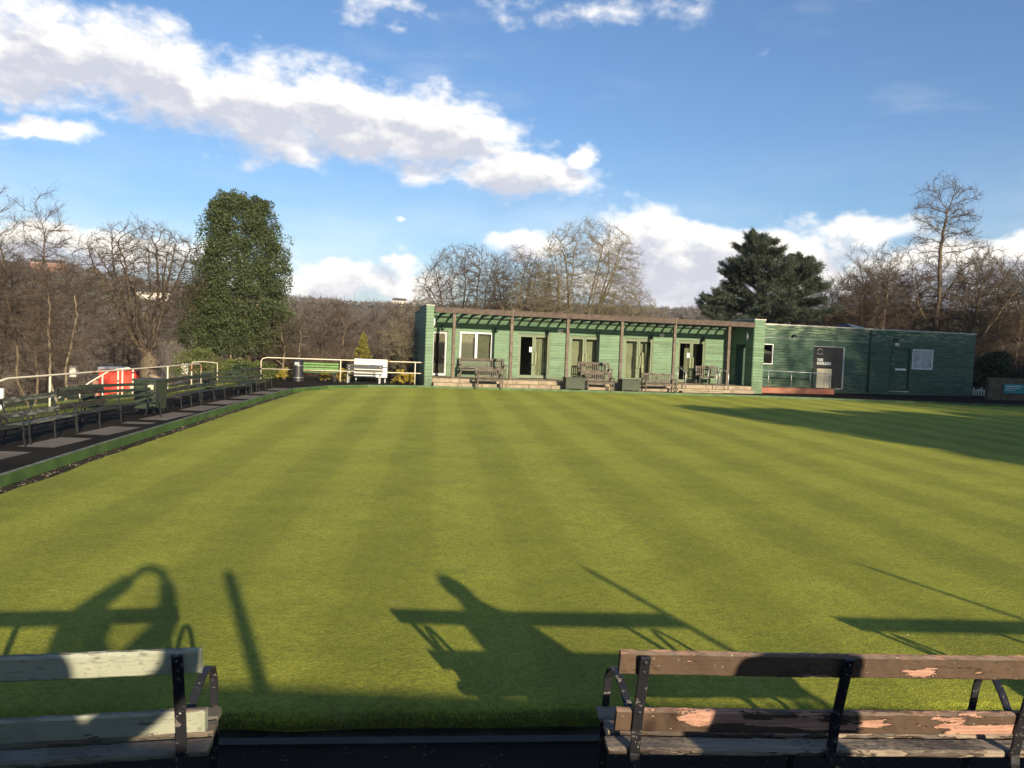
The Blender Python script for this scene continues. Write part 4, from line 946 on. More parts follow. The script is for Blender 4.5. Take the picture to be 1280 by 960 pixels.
# bin
t = thing('litter_bin', 'tall dark cylindrical litter bin in front of the north railing', 'bin', (-9.85, 36.75, 0))
mb = MB(); mb.tube([(0, 0, .0), (0, 0, .03), (0, 0, .08), (0, 0, .92)], [.24, .25, .235, .235], 24); mb.build('body', m_black, t, smooth=False)
mb = MB(); mb.tube([(0, 0, .921), (0, 0, .94), (0, 0, 1.0), (0, 0, 1.03)], [.25, .26, .22, .08], 24); mb.build('lid', m_black, t)
for k in range(2): mb = MB(); mb.tube([(0, 0, (.18, .74)[k]), (0, 0, (.20, .76)[k])], .242, 24); mb.build('band', m_steel, t)
mb = MB(); mb.box((-.10, -.262, .78), (.10, -.236, .90)); mb.build('opening', m_grey_frame, t)
# green storage cabinet
t = thing('storage_bin', 'dark green wheeled storage bin with cream label beside the western benches', 'bin', (-9.2, 20.35, 0.008), R(-6)); t.scale = (.68, .9, 1)
mb = MB(); mb.add([(-.40, -.30, .10), (.40, -.30, .10), (.40, .30, .10), (-.40, .30, .10), (-.44, -.33, .80), (.44, -.33, .80), (.44, .33, .80), (-.44, .33, .80)], [(0, 3, 2, 1), (0, 1, 5, 4), (1, 2, 6, 5), (2, 3, 7, 6), (3, 0, 4, 7), (4, 5, 6, 7)]); mb.build('body', m_cabinet, t, .02)
mb = MB(); mb.box((-.47, -.36, .801), (.47, .36, .86)); mb.build('lid', m_cabinet, t, .02)
mb = MB(); mb.box((.14, -.338, .60), (.36, -.326, .72)); o = mb.build('paper_label', m_cream, t, .002)
for sx in (-1, 1):
    for sy in (-1, 1): mb = MB(); mb.tube([(sx * .34 - .02, sy * .24, .05), (sx * .34 + .02, sy * .24, .05)], .05, 12); mb.build('wheel', m_black, t)
# notice board
t = thing('notice_board', 'white notice board standing behind the grey bench', 'notice board', (-6.9, 38.9, 0), R(4))
mb = MB(); mb.box((-.80, 0, .22), (.80, .035, 1.10)); mb.build('board', m_white, t, .006)
for s in (-.7, .7): mb = MB(); mb.box((s - .03, .036, -.05), (s + .03, .09, 1.1)); mb.build('leg', m_grey_frame, t)
m_faint = simple('faint_print', (0.55, 0.55, 0.52), 0.6, 0.05)
mb = MB()
for k in range(3): mb.box((-.7, -.003, .62 + k * .14), (.7 - .3 * (k % 2), -.0005, .645 + k * .14))
mb.build('printed_lines', m_faint, t)
# low wall, sign
mb = MB(); mb.box((21.6, 43.6, -.02), (30.5, 43.9, 1.25)); o = mb.build('wall', m_bark, None, .01); o.name = 'boundary_wall'; tag(o, 'low brown wall in the shade east of the pavilion, carrying a teal sign', 'wall'); o.location = (5.3, 1.6, 0)
t = thing('park_sign', 'teal sign with pale lines of print on the low brown wall', 'sign', (28.35, 45.14, .66), 0)
mb = MB(); mb.box((-.62, -.03, -.27), (.62, 0, .27)); mb.build('board', m_teal, t, .006)
mb = MB()
for k, (w_, h_) in enumerate(((.95, .05), (.8, .035), (.55, .025))): mb.box((-.52, -.034, .12 - k * .11), (-.52 + w_, -.031, .12 - k * .11 + h_))
mb.build('printed_lines', m_faint, t)
# pale picket fence glimpsed right of the pavilion
t = thing('picket_fence', 'short pale picket fence seen between the pavilion corner and the low wall', 'fence', (27.9, 49.5, 0), R(5))
for k in range(11): mb = MB(); h_ = .48 + .08 * math.sin(k * 2.1); mb.box((k * .17, 0, 0), (k * .17 + .09, .02, h_)); mb.build('picket', m_cap, t)
mb = MB(); mb.box((-.05, .021, .3), (1.85, .05, .36)); mb.build('rail', m_cap, t)

# ------------------------------------------------------------------ trees
def segs_to_mesh(name, segs, mat, parent, sides):
    A = np.array(segs, float)
    if len(A) == 0: return None
    p0, p1, r0, r1 = A[:, :3], A[:, 3:6], A[:, 6], A[:, 7]; d = norm(p1 - p0); ref = np.where(np.abs(d[:, 2:3]) > .9, [[1, 0, 0]], [[0, 0, 1]]); u = norm(np.cross(d, ref)); w = np.cross(d, u)
    ang = np.linspace(0, 2 * np.pi, sides, endpoint=False); cs, sn = np.cos(ang), np.sin(ang)
    ringv = u[:, None] * cs[None, :, None] + w[:, None] * sn[None, :, None]
    p0 = p0 - d * r0[:, None] * .3
    V = np.concatenate([p0[:, None] + ringv * r0[:, None, None], p1[:, None] + ringv * r1[:, None, None]], 1)
    k = np.arange(sides); f = np.stack([k, (k + 1) % sides, sides + (k + 1) % sides, sides + k], -1)
    F = (np.arange(len(A)) * 2 * sides)[:, None, None] + f[None]
    return np_mesh(name, V, 4, mat, parent, smooth=sides > 3, faces=F.reshape(-1, 4))
def colonise(seed, stems, envs, n_attr=1500, step=.24, infl=1.3, kill=.55, shell=.5, grav=.0, inertia=.35, rtip=.011, rpow=2.5, rmax=None, twig=.45, ntw=3, jit=.10, maxit=90, floor=None):
    """grow limbs towards points spread through the crown, then thicken them from the tips down"""
    r = np.random.default_rng(seed); A = []; w = np.array([e[3] * e[4] * e[5] for e in envs]); w = w / w.sum()
    for e, k in zip(envs, w):
        m = int(n_attr * k) + 1; v = norm(r.normal(size=(m, 3))); rad = (shell + (1 - shell) * r.random(m)) ** 1.0; inn = r.random(m) < .35; rad[inn] = r.random(inn.sum()) ** .5
        A.append(np.array(e[:3]) + v * rad[:, None] * np.array(e[3:6]))
    A = np.concatenate(A)
    if floor is not None: A = A[A[:, 2] > floor]
    N = []; par = []; dr = []
    for st in stems:                                                  # each stem a list of points, first one the root
        st = [np.array(p, float) for p in st]; prev = -1
        if N:
            dd_ = np.linalg.norm(np.array(N) - st[0], axis=1); k_ = int(dd_.argmin())
            if dd_[k_] < .6: prev = k_; st[0] = N[k_] + (st[1] - st[0]) * .02
        for a, b in zip(st, st[1:]):
            L = np.linalg.norm(b - a); m = max(1, int(L / step)); d = (b - a) / L
            for q in range(m):
                N.append(a + (b - a) * q / m + r.normal(0, .018, 3)); par.append(prev); dr.append(d); prev = len(N) - 1
        N.append(st[-1]); par.append(prev); dr.append(d)
    N = [np.array(p) for p in N]; best = np.full(len(A), 1e9); bi = np.zeros(len(A), int)
    def upd(i0):
        nonlocal best, bi
        M_ = np.array(N[i0:]); D2 = ((A[:, None] - M_[None]) ** 2).sum(-1); k = D2.argmin(1); dm = D2[np.arange(len(A)), k]; b = dm < best; best[b] = dm[b]; bi[b] = k[b] + i0
    alive = np.ones(len(A), bool); upd(0)
    nkids = {}
    for it in range(maxit):
        act = alive & (best < infl * infl)
        if not act.any():
            infl *= 1.35
            if infl > 9 or not alive.any(): break
            continue
        idx = bi[act]; dv = norm(A[act] - np.array(N)[idx]); acc = {}
        uniq, inv = np.unique(idx, return_inverse=True); sm = np.zeros((len(uniq), 3)); np.add.at(sm, inv, dv); i0 = len(N); made = 0
        for u_, v_ in zip(uniq, sm):
            if nkids.get(u_, 0) >= 4: continue
            d = norm(v_) * (1 - inertia) + dr[u_] * inertia + r.normal(0, jit, 3) + np.array([0, 0, grav]); d = norm(d); q = N[u_] + d * step
            N.append(q); par.append(int(u_)); dr.append(d); nkids[u_] = nkids.get(u_, 0) + 1; made += 1
        if not made: break
        upd(i0); kl = alive & (best < kill * kill); alive &= ~kl; best[~alive] = 1e9; N_ = None
        # points that no longer pull keep their nearest node unset
    n = len(N); P = np.array(N); par = np.array(par); acc = np.zeros(n); cnt = np.zeros(n, int)
    for i in range(n):
        if par[i] >= 0: cnt[par[i]] += 1
    for i in range(n - 1, -1, -1):
        if cnt[i] == 0: acc[i] = rtip ** rpow
        if par[i] >= 0: acc[par[i]] += acc[i]
    # parents always precede children, so one backward pass is enough
    rad = acc ** (1 / rpow)
    if rmax:
        k = rmax / max(rad.max(), 1e-6); rad = np.maximum(rtip * .8, rad * np.clip(1 + (k - 1) * (rad / rad.max()) ** .9, .2, 4))
    seg = [(*P[par[i]], *P[i], rad[par[i]] if rad[par[i]] < rad[i] * 1.8 else rad[i] * 1.25, rad[i]) for i in range(n) if par[i] >= 0]
    thr = rad.max() * .26
    thick = [s_ for s_ in seg if s_[7] >= thr]; thin = [s_ for s_ in seg if s_[7] < thr]
    # twigs: sprays of three forks, spread evenly round every thin shoot
    small = np.where(rad < rtip * 2.6)[0]; k = ntw + 1; idx = np.repeat(small, k); m = len(idx); keep = r.random(m) < .8; idx = idx[keep]; m = len(idx)
    base = P[idx] + (P[np.maximum(par[idx], 0)] - P[idx]) * r.random(m)[:, None]; D_ = np.array(dr)[idx]
    d = norm(D_ * .8 + r.normal(0, .5, (m, 3)) + np.array([0, 0, .12])); L = twig * r.uniform(.6, 1.35, m)[:, None]; t0 = rtip * r.uniform(.5, .8, m)[:, None]
    q = base + d * L * .5; d2 = norm(d + r.normal(0, .22, (m, 3)) + np.array([0, 0, .10])); e = q + d2 * L * .55; out = [np.concatenate([base, q, t0, t0 * .8], 1), np.concatenate([q, e, t0 * .8, t0 * .4], 1)]
    for kk in range(3):
        f = r.uniform(.2, .9, (m, 1)); b0 = np.where(f < .5, base + d * L * f, q + d2 * L * (f - .5)); d3 = norm(d2 * .8 + r.normal(0, .48, (m, 3))); out.append(np.concatenate([b0, b0 + d3 * L * r.uniform(.3, .55, (m, 1)), t0 * .6, t0 * .35], 1))
    tw = [tuple(a_) for a_ in np.concatenate(out)]
    return thick, thin + tw
NSEG = [0]
def tree_from(lab, loc, a, b, mt, mc, group, name='bare_tree', rz=0.0):
    t = thing(name, lab, 'tree', loc, rz, group); NSEG[0] += len(a) + len(b)
    segs_to_mesh('trunk', a, mt, t, 8); segs_to_mesh('crown', b, mc, t, 3); return t
def round_tree(lab, loc, seed, mt, mc, group, H, spread, th, rt, envs=None, name='bare_tree', n=1500, lean=0.0, limbs=8, **kw):
    """rounded spreading crown on a short trunk"""
    zc = th + (H - th) * .48; envs = envs or [(lean, 0, zc, spread, spread, (H - th) * .54)]
    rd = random.Random(seed + 5); e0 = envs[0]; lim = []
    for k in range(limbs):
        ph = k * 2.4 + rd.uniform(-.3, .3); out_ = (.25 if k == 0 else rd.uniform(.50, .80)); up1 = rd.uniform(.45, .75) if out_ > .6 else rd.uniform(.65, .85); top = e0[2] - e0[5]; b0 = th * rd.uniform(.72, 1.0); pts = [(lean * .3 * b0 / th, 0, b0)]
        for q in (.18, .38, .6, .8, 1.0): rr_ = out_ * q ** .85; zz_ = b0 + (e0[2] + e0[5] * (up1 - .15) - b0) * (q ** 1.05); pts.append((e0[0] * q + e0[3] * rr_ * math.cos(ph + .25 * q) + rd.gauss(0, .10), e0[1] + e0[4] * rr_ * math.sin(ph + .25 * q) + rd.gauss(0, .10), zz_ + rd.gauss(0, .10)))
        lim.append(pts)
    a, b = colonise(seed, [[(0, 0, -.4), (lean * .3, 0, th)]] + lim, envs, n_attr=n, rmax=rt, **kw); return tree_from(lab, loc, a, b, mt, mc, group, name)
def slender_tree(lab, loc, seed, mt, mc, group, H, spread, rt, stems=1, z0=.30, n=900, name='bare_tree', **kw):
    """one or several upright leaders with side branches nearly all the way up"""
    rd = random.Random(seed); st = []; envs = []
    for k in range(stems):
        a = k * 2.5 + rd.uniform(0, 1); o = (.0 if stems == 1 else .22); p = [(o * math.cos(a), o * math.sin(a), -.4)]; lx, ly = (math.cos(a) * .11 * (stems > 1) + rd.uniform(-.05, .05)), (math.sin(a) * .11 * (stems > 1) + rd.uniform(-.05, .05))
        for i in range(1, 7): z = H * .78 * i / 6 * rd.uniform(.94, 1.0); p.append((p[0][0] + lx * z + rd.uniform(-.12, .12), p[0][1] + ly * z + rd.uniform(-.12, .12), z))
        st.append(p); envs.append((p[-1][0], p[-1][1], H * (z0 + 1) / 2, spread, spread, H * (1 - z0) / 2))
    a, b = colonise(seed, st, envs, n_attr=n, rmax=rt, grav=.04, shell=.3, infl=1.3, inertia=.4, **kw); return tree_from(lab, loc, a, b, mt, mc, group, name)
def leaf_quads(C, Rad, per, size, seed, shell=.55, squash=(1, 1, 1), up=0.0, aspect=.5):
    r = np.random.default_rng(seed); n = len(C) * per; c = np.repeat(C, per, 0); rr = np.repeat(Rad, per)
    v = norm(r.normal(size=(n, 3))); rad = (shell + (1 - shell) * r.random(n)) * rr; P = c + v * rad[:, None] * np.array(squash)
    d = norm(r.normal(size=(n, 3)) + v * .8 + np.array([0, 0, up])); u = norm(np.cross(d, r.normal(size=(n, 3))))
    s = size * r.uniform(.6, 1.4, n)[:, None]; e = u * s * aspect
    return np.stack([P, P + d * s * .5 + e * .5, P + d * s, P + d * s * .5 - e * .5], 1)

def tz(x, y): return float(terrain_h(x, y))
# --- the tall holly, many-stemmed
def holly(name, lab, loc, rz=0.0, seed=1, group=None):
    t = thing(name, lab, 'tree', loc, rz, group); r = np.random.default_rng(seed); rd = random.Random(seed)
    th = []
    for k in range(10):
        a = k * .63 + rd.uniform(-.2, .2); rr = rd.uniform(.15, .55); p = Vector((rr * math.cos(a), rr * math.sin(a), -.8)); d = Vector((.10 * math.cos(a), .10 * math.sin(a), 1)).normalized(); r0 = rd.uniform(.07, .14)
        for i in range(7):
            q = p + d * .95; th.append((*p, *q, r0, r0 * .86)); p = q; r0 *= .86; d = (d + Vector((rd.gauss(0, .08), rd.gauss(0, .08), 0))).normalized()
    segs_to_mesh('trunk', th, m_bark_pale, t, 7)
    C = []; Rr = []
    zs = [.9, 1.2, 1.8, 3.0, 4.6, 6.0, 7.2, 8.0, 8.6, 9.1]; rs = [1.9, 2.45, 2.78, 2.72, 2.42, 2.15, 1.92, 1.65, 1.2, .5]
    for _ in range(1150):
        zz = r.uniform(1.0, 8.9); a = r.uniform(0, 2 * np.pi); R0 = np.interp(zz, zs, rs) * (1 + .10 * math.sin(3 * a + zz * 1.1) + .08 * math.sin(5 * a - zz * 2.3) + .06 * math.sin(9 * a + zz * 4)); q = R0 * math.sqrt(r.uniform(.35, 1.0)) * r.uniform(.86, 1.04)
        top = 8.9 - .35 * (1 + math.cos(math.degrees(0) + 2 * a)) * 0 - .38 * max(0, math.cos(a + .2)) * (q / 1.6)
        if zz > top - .2: continue
        if zz < 2.0 and q < 1.7: zz += 1.1
        C.append((q * math.cos(a), q * math.sin(a), zz + rd.uniform(-.1, .1))); Rr.append(r.uniform(.20, .52) * (1.2 if zz < 3 else 1))
    for (px_, pz_) in ((-.95, 8.9), (-.55, 9.05), (-.2, 8.95), (.75, 8.85), (1.15, 8.5), (-1.35, 8.5), (.35, 8.75), (.1, 8.8)):
        for _ in range(7): C.append((px_ + r.normal(0, .13), r.normal(0, .35), pz_ + r.normal(0, .16))); Rr.append(r.uniform(.14, .26))
    C = np.array(C); Rr = np.array(Rr)
    V = leaf_quads(C, Rr, 120, .088, seed + 1, .62, (1, 1, .85), .15, .6)
    # loose sprigs that break the outline
    n = 260; a = r.uniform(0, 2 * np.pi, n); zz = r.uniform(1.1, 8.9, n); R0 = np.interp(zz, zs, rs) * 1.05
    S1 = np.stack([R0 * np.cos(a), R0 * np.sin(a), zz], -1); V2 = leaf_quads(S1, np.full(n, .26), 30, .10, seed + 2, .1, (1, 1, 1.2), .3, .6)
    np_mesh('crown', np.concatenate([V, V2]).reshape(-1, 3), 4, m_holly, t)
    return t
hol = holly('holly_tree', 'tall dense dark holly with several pale stems, beside the western path', (-14.35, 42.0, .1), 0, 11)
# --- the cedar
def cedar(lab, loc, seed=4, group=None):
    t = thing('cedar_tree', lab, 'tree', loc, 0, group); rd = random.Random(seed); r = np.random.default_rng(seed); th = []; P = []; Dr = []
    def leader(x0, z0, H, lx, prof_z, prof_r, nl, r0, z_low):
        p = Vector((x0, 0, z0)); pts = [p]
        for i in range(12):
            q = Vector((x0 + lx * (i + 1) / 12 + rd.uniform(-.06, .06), rd.uniform(-.05, .05), z0 + (i + 1) * (H - z0) / 12)); th.append((*p, *q, r0, r0 * .86)); p = q; r0 *= .86; pts.append(p)
        for k in range(nl):
            f = (k + rd.random()) / nl; zz = z_low + f * (H - z_low); a = k * 2.4 + rd.uniform(-.5, .5); u = (zz - z0) / (H - z0) * 12; i0 = min(11, int(u)); start = pts[i0].lerp(pts[i0 + 1], u - i0)
            L = np.interp(zz, prof_z, prof_r) * rd.uniform(.40, 1.28); rise = rd.uniform(.15, .75) if zz > 5 else rd.uniform(-.05, .35)
            d = Vector((math.cos(a), math.sin(a), rise)).normalized(); p = start.copy(); rr = .03 + L * .013; n = 8
            for i in range(n):
                d = (d + Vector((rd.gauss(0, .09), rd.gauss(0, .09), rd.gauss(-.01, .05)))).normalized(); q = p + d * (L / n); th.append((*p, *q, rr, rr * .82)); rr *= .82
                if i >= 1:
                    for j in range(4 + int(i * .7)):
                        s = rd.choice((-1, 1)); bd = (d + Vector((-d.y, d.x, 0)) * s * rd.uniform(.2, 1.1) + Vector((0, 0, rd.uniform(-.2, .5)))).normalized(); bl = (.50 + .22 * L * (1 - i / n)) * rd.uniform(.4, 1.6); m = int(3 + bl * 5)
                        for w in range(m): P.append(tuple(p.lerp(q, rd.random()) + bd * bl * (w + rd.random()) / m)); Dr.append(tuple(bd))
                p = q
            for w in range(6): P.append(tuple(p + d * .05 * w)); Dr.append(tuple(d))
    leader(0, -1.5, 11.5, -.7, [1, 3, 4.5, 6, 7.5, 8.6, 9.6, 10.6, 11.5], [4.9, 5.3, 5.1, 4.2, 3.3, 2.7, 2.0, 1.3, .4], 120, .40, 1.0)
    leader(1.6, 1.0, 10.1, 1.1, [1, 4, 6, 8, 9, 10], [3.3, 3.0, 2.4, 1.7, 1.1, .35], 60, .20, 3.0)
    leader(-2.4, 1.0, 7.2, -1.2, [1, 4, 6, 7.2], [2.6, 2.2, 1.3, .3], 30, .15, 2.5)
    segs_to_mesh('trunk', th, m_bark, t, 6)
    P = np.array(P); Dr = np.array(Dr); per = 11; c = np.repeat(P, per, 0); dd = norm(np.repeat(Dr, per, 0) + r.normal(0, .55, (len(c), 3)) + np.array([0, 0, .12])); c = c + r.normal(0, .05, c.shape)
    u = norm(np.cross(dd, r.normal(size=c.shape))); s = r.uniform(.12, .32, len(c))[:, None]
    V = np.stack([c, c + dd * s * .5 + u * .013, c + dd * s, c + dd * s * .5 - u * .013], 1); np_mesh('crown', V.reshape(-1, 3), 4, m_cedar, t)
    return t
ced = cedar('dark blue-green cedar with ragged layered branches behind the pavilion', (18.6, 60.0, -.9))

BG = 'bare trees behind the pavilion'
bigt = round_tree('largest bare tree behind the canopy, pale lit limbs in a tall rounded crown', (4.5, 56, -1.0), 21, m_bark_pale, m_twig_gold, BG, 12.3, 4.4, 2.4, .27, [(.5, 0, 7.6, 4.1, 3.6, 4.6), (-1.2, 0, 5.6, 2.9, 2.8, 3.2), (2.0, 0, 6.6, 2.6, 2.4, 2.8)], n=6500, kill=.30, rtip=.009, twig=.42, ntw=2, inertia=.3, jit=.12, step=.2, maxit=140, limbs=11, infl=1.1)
round_tree('rounded grey bare tree at the left end behind the canopy', (-3.4, 58, -1.0), 22, m_bark, m_twig, BG, 10.3, 4.1, 1.8, .21, [(-.2, 0, 5.7, 3.9, 3.4, 4.5)], n=5500, kill=.30, infl=1.1, limbs=10, rtip=.009, twig=.45, ntw=2, step=.2, maxit=140)
round_tree('dark bare tree between the rounded grey tree and the largest tree', (.2, 60, -1.0), 23, m_bark, m_twig, BG, 10.2, 3.6, 1.8, .19, [(0, 0, 5.9, 3.1, 3.0, 4.5)], n=4500, kill=.30, infl=1.1, limbs=9, rtip=.009, twig=.45, ntw=2, step=.2, maxit=140)
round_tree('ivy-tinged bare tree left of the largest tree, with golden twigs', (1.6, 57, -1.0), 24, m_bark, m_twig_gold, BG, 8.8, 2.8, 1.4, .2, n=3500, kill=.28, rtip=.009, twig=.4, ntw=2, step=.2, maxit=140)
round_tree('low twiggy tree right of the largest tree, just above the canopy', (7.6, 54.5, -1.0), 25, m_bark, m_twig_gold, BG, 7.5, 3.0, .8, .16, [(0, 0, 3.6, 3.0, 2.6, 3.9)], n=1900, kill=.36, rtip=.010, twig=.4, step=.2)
round_tree('small twiggy tree at the west wing wall, against the hillside', (-6.6, 55, -1.3), 26, m_bark, m_twig_gold, BG, 6.4, 2.4, .8, .14, [(0, 0, 3.2, 2.3, 2.2, 3.3)], n=1500, kill=.34, rtip=.010, twig=.4, step=.2)
slender_tree('twiggy shrub-like tree hard against the western wing wall', (-5.4, 40.3, -.2), 29, m_bark, m_twig_gold, BG, 3.4, .75, .03, stems=3, z0=.05, n=900, kill=.26, rtip=.007, twig=.4, step=.16, ntw=3)
EB = 'bare trees behind the east block'
a, b = colonise(31, [[(0, 0, -.4), (-.1, 0, 4), (.15, 0, 8), (.0, 0, 11.2), (.35, 0, 14)], [(.05, 0, 7.4), (1.6, .2, 9.6)], [(0, 0, 5.0), (-1.3, 0, 7.2), (-1.9, 0, 9)]], [(.2, 0, 13.4, 2.4, 2.2, 3.3), (-1.3, 0, 10.6, 1.8, 1.6, 2.2), (2.6, 0, 10.4, 1.9, 1.8, 2.1), (0, 0, 7.6, 2.6, 2.0, 1.8)], n_attr=1300, rmax=.19, kill=.42, rtip=.012, twig=.55, ntw=2, jit=.17, inertia=.5)
tree_from('tallest bare tree, a slim crown rising far above the others', (30.4, 58, -1.2), a, b, m_bark, m_twig, EB)
a, b = colonise(32, [[(0, 0, -.4), (.3, 0, 3), (1.0, 0, 6), (1.4, 0, 8.4)], [(.3, 0, 3.2), (2.2, 0, 6), (3.8, 0, 8.4), (4.6, 0, 9.8)]], [(1.4, 0, 8.6, 2.4, 2.2, 2.8), (3.6, 0, 7.4, 2.2, 2.0, 2.6), (.2, 0, 5.4, 2.8, 2.2, 2.4)], n_attr=1600, rmax=.16, kill=.42, rtip=.012, twig=.6, ntw=2, jit=.15)
tree_from('bare tree with a long leaning limb beside the tallest tree', (31.6, 57, -1.2), a, b, m_bark, m_twig, EB)
rt = [(25.6, 62, 33, 9.8, 2.6), (28.0, 63, 34, 12.4, 2.3), (27.0, 60, 38, 10.6, 2.4), (33.6, 61, 35, 11.4, 2.9), (36.4, 59, 36, 11.2, 2.9), (39.6, 60, 37, 11.6, 3.0), (23.8, 64, 39, 9.2, 2.0), (29.6, 61.5, 40, 10.4, 2.5)]
rl_ = ['short bare tree just right of the cedar', 'bare tree with a twisted top between the cedar and the tallest tree', 'bushy reddish bare tree over the roof lantern', 'broad bare tree immediately right of the tallest tree', 'brown bare tree above the low brown wall', 'bare tree at the right edge of the view', 'thin grey bare tree touching the cedar', 'bushy bare tree hidden behind the trunk of the tallest tree']
for (x_, y_, sd_, h_, sp), lab in zip(rt, rl_):
    slender_tree(lab, (x_, y_, -1.2), sd_, m_bark_pale if sd_ in (38, 36) else m_bark, m_twig_red if sd_ % 2 else m_twig, EB, h_, sp, .10, stems=3, z0=.12, n=2400, kill=.38, rtip=.011, twig=.65, ntw=3)
# western trees
WG = 'bare trees on the slope west of the green'
round_tree('gnarled old oak with a thick trunk and twisted limbs on the western slope', (-18.2, 40, tz(-18.2, 40)), 41, m_bark, m_twig, WG, 8.9, 3.6, 2.6, .42, [(-.4, 0, 5.7, 3.5, 3.2, 3.3)], name='oak_tree', n=5000, kill=.27, infl=1.1, limbs=11, rtip=.0075, twig=.36, jit=.13, ntw=2, step=.18, inertia=.4, maxit=140)
for k, (x_, y_, sd_, h_, sp, st_, lab) in enumerate([(-21.8, 36, 42, 9.9, 1.5, 2, 'tall pale-stemmed bare tree near the left edge'), (-19.9, 35, 43, 6.6, 1.1, 2, 'slender bare tree with a pale lit stem, second from the left edge'), (-23.2, 33, 44, 7.6, 1.5, 2, 'dark bare tree cut by the left edge of the view'), (-24.8, 38, 46, 7.4, 1.6, 2, 'many-stemmed bare tree behind the left edge trees')]):
    slender_tree(lab, (x_, y_, tz(x_, y_)), sd_, m_bark_pale if k == 1 else m_bark, m_twig_red, WG, h_, sp, .085, stems=st_, z0=.18, n=1700, kill=.34, rtip=.0085, twig=.55, step=.22, ntw=3)
for k, (x_, y_, sd_, h_, sp, st_, lab) in enumerate([(-10.2, 48, 51, 4.9, 1.2, 1, 'slender young bare tree behind the green bench'), (-13.2, 54, 52, 6.0, 2.0, 3, 'twiggy bare tree between the holly and the golden conifer'), (-7.9, 50, 53, 5.2, 1.7, 3, 'thin bare tree behind the golden conifer'), (-16.6, 52, 54, 6.4, 2.2, 3, 'brown bare tree just behind the holly'), (-11.4, 41.0, 55, 3.2, 1.0, 2, 'small forked bare tree behind the black bin'), (-26.5, 54, 56, 6.0, 2.2, 3, 'bare tree behind the oak towards the hillside'), (-34.0, 58, 58, 7.4, 2.4, 3, 'far bare tree over the white cars')]):
    slender_tree(lab, (x_, y_, tz(x_, y_)), sd_, m_bark_pale if k in (0, 4) else m_bark, m_twig_red if k % 2 else m_twig, WG, h_, sp, .04 + h_ * .008, stems=st_, z0=.12, n=1100, kill=.32, rtip=.009, twig=.5, step=.2, ntw=3)
# shrubs
def shrub(name, lab, loc, rx, h, mat, seed, cat='shrub', group=None, size=.07, n=90, per=60, cone=False):
    t = thing(name, lab, cat, loc, 0, group); r = np.random.default_rng(seed); C = []; Rr = []
    for _ in range(n):
        f = r.random(); a = r.uniform(0, 2 * np.pi); k = (1 - f) ** .75 if cone else math.sqrt(max(.02, 1 - f * f * .9)); q = rx * k * math.sqrt(r.random()); C.append((q * math.cos(a), q * math.sin(a), .08 + f * h * .95)); Rr.append(r.uniform(.12, .26) * max(.35, rx) * (k * .6 + .4))
    V = leaf_quads(np.array(C), np.array(Rr), per, size, seed, .4, (1, 1, .9), .3, .55); np_mesh('foliage', V.reshape(-1, 3), 4, mat, t)
    th = []; rd = random.Random(seed)
    for k in range(6): a = k * 1.05; th.append((0, 0, -.1, rx * .3 * math.cos(a), rx * .3 * math.sin(a), h * .5, .02, .008))
    segs_to_mesh('stem', th, m_bark, t, 5); return t
SG = 'clipped shrubs at the end of the western path'
shrub('shrub', 'rounded bright shrub behind the western railing end', (-13.6, 34.5, tz(-13.6, 34.5) + .4), 1.15, 1.15, m_shrub, 61, group=SG)
shrub('shrub', 'rounded shrub below the holly stems, widest of the row', (-12.9, 37.5, -.3), 1.35, 1.12, m_shrub, 62, group=SG)
shrub('shrub', 'low shrub between the holly stems and the north railing', (-12.1, 38.8, -.2), 1.0, .9, m_shrub, 63, group=SG)
shrub('shrub', 'small dark shrub behind the far end of the bench row', (-11.3, 33.4, -.1), .7, .85, m_rhodo, 64, group=SG)
shrub('golden_conifer', 'pointed golden conifer behind the north railing', (-7.55, 40.3, -.1), .72, 2.45, m_gold, 65, 'tree', size=.055, n=120, per=90, cone=True)
for k, (x_, y_, s_, lab) in enumerate([(-10.9, 38.2, .38, 'yellow flowering shrub left of the black bin'), (-8.1, 38.35, .42, 'low yellow flowering shrub under the green bench'), (-9.0, 38.5, .30, 'small yellow flowering shrub behind the green bench'), (-5.45, 38.7, .45, 'yellow flowering shrub right of the white notice board'), (-4.95, 38.75, .32, 'small yellow shrub nearest the pavilion')]):
    shrub('flowering_shrub', lab, (x_, y_, -.03), s_, s_ * 1.35, m_yellow, 70 + k, group='yellow shrubs in the flower bed', size=.045, n=34, per=45)
for k, (x_, y_, rr, hh, lab) in enumerate([(34.5, 50, 2.2, 3.2, 'dark evergreen bush behind the low brown wall'), (38.5, 51, 2.4, 3.6, 'dark evergreen bush at the right edge of the view'), (31.6, 52.5, 1.6, 3.0, 'dark evergreen bush beside the corner of the east block')]):
    shrub('evergreen_bush', lab, (x_, y_, -.2), rr, hh, m_rhodo, 80 + k, group='dark evergreen bushes east of the pavilion', size=.13, n=150, per=60)
# low flowers, stones and a fallen bough on the verge
mb = MB(); mb.tube([(0, 0, .25), (.28, .05, .12), (.62, .1, -.05)], [.07, .085, .06], 8); t = tag(mb.build('log', m_bark_pale, smooth=True), 'pale leaning log beside the verge behind the green storage bin', 'log'); t.location = (-12.4, 27.2, .35); t.rotation_euler.z = R(10)
r = np.random.default_rng(9); n = 9000
P = np.stack([r.uniform(-12.6, -10.9, n), r.uniform(15, 36, n), np.zeros(n) - .02], -1); blades('weeds', P, .10, .014, m_shrub, .8, 9)
n = 16000; P = np.stack([r.uniform(-16, -10.9, n), r.uniform(10, 36, n), np.zeros(n)], -1); P[:, 2] = np.where(P[:, 0] > -12.7, -.03, terrain_h(P[:, 0], P[:, 1])); blades('rough_grass', P, .05, .012, m_blade, .8, 10)

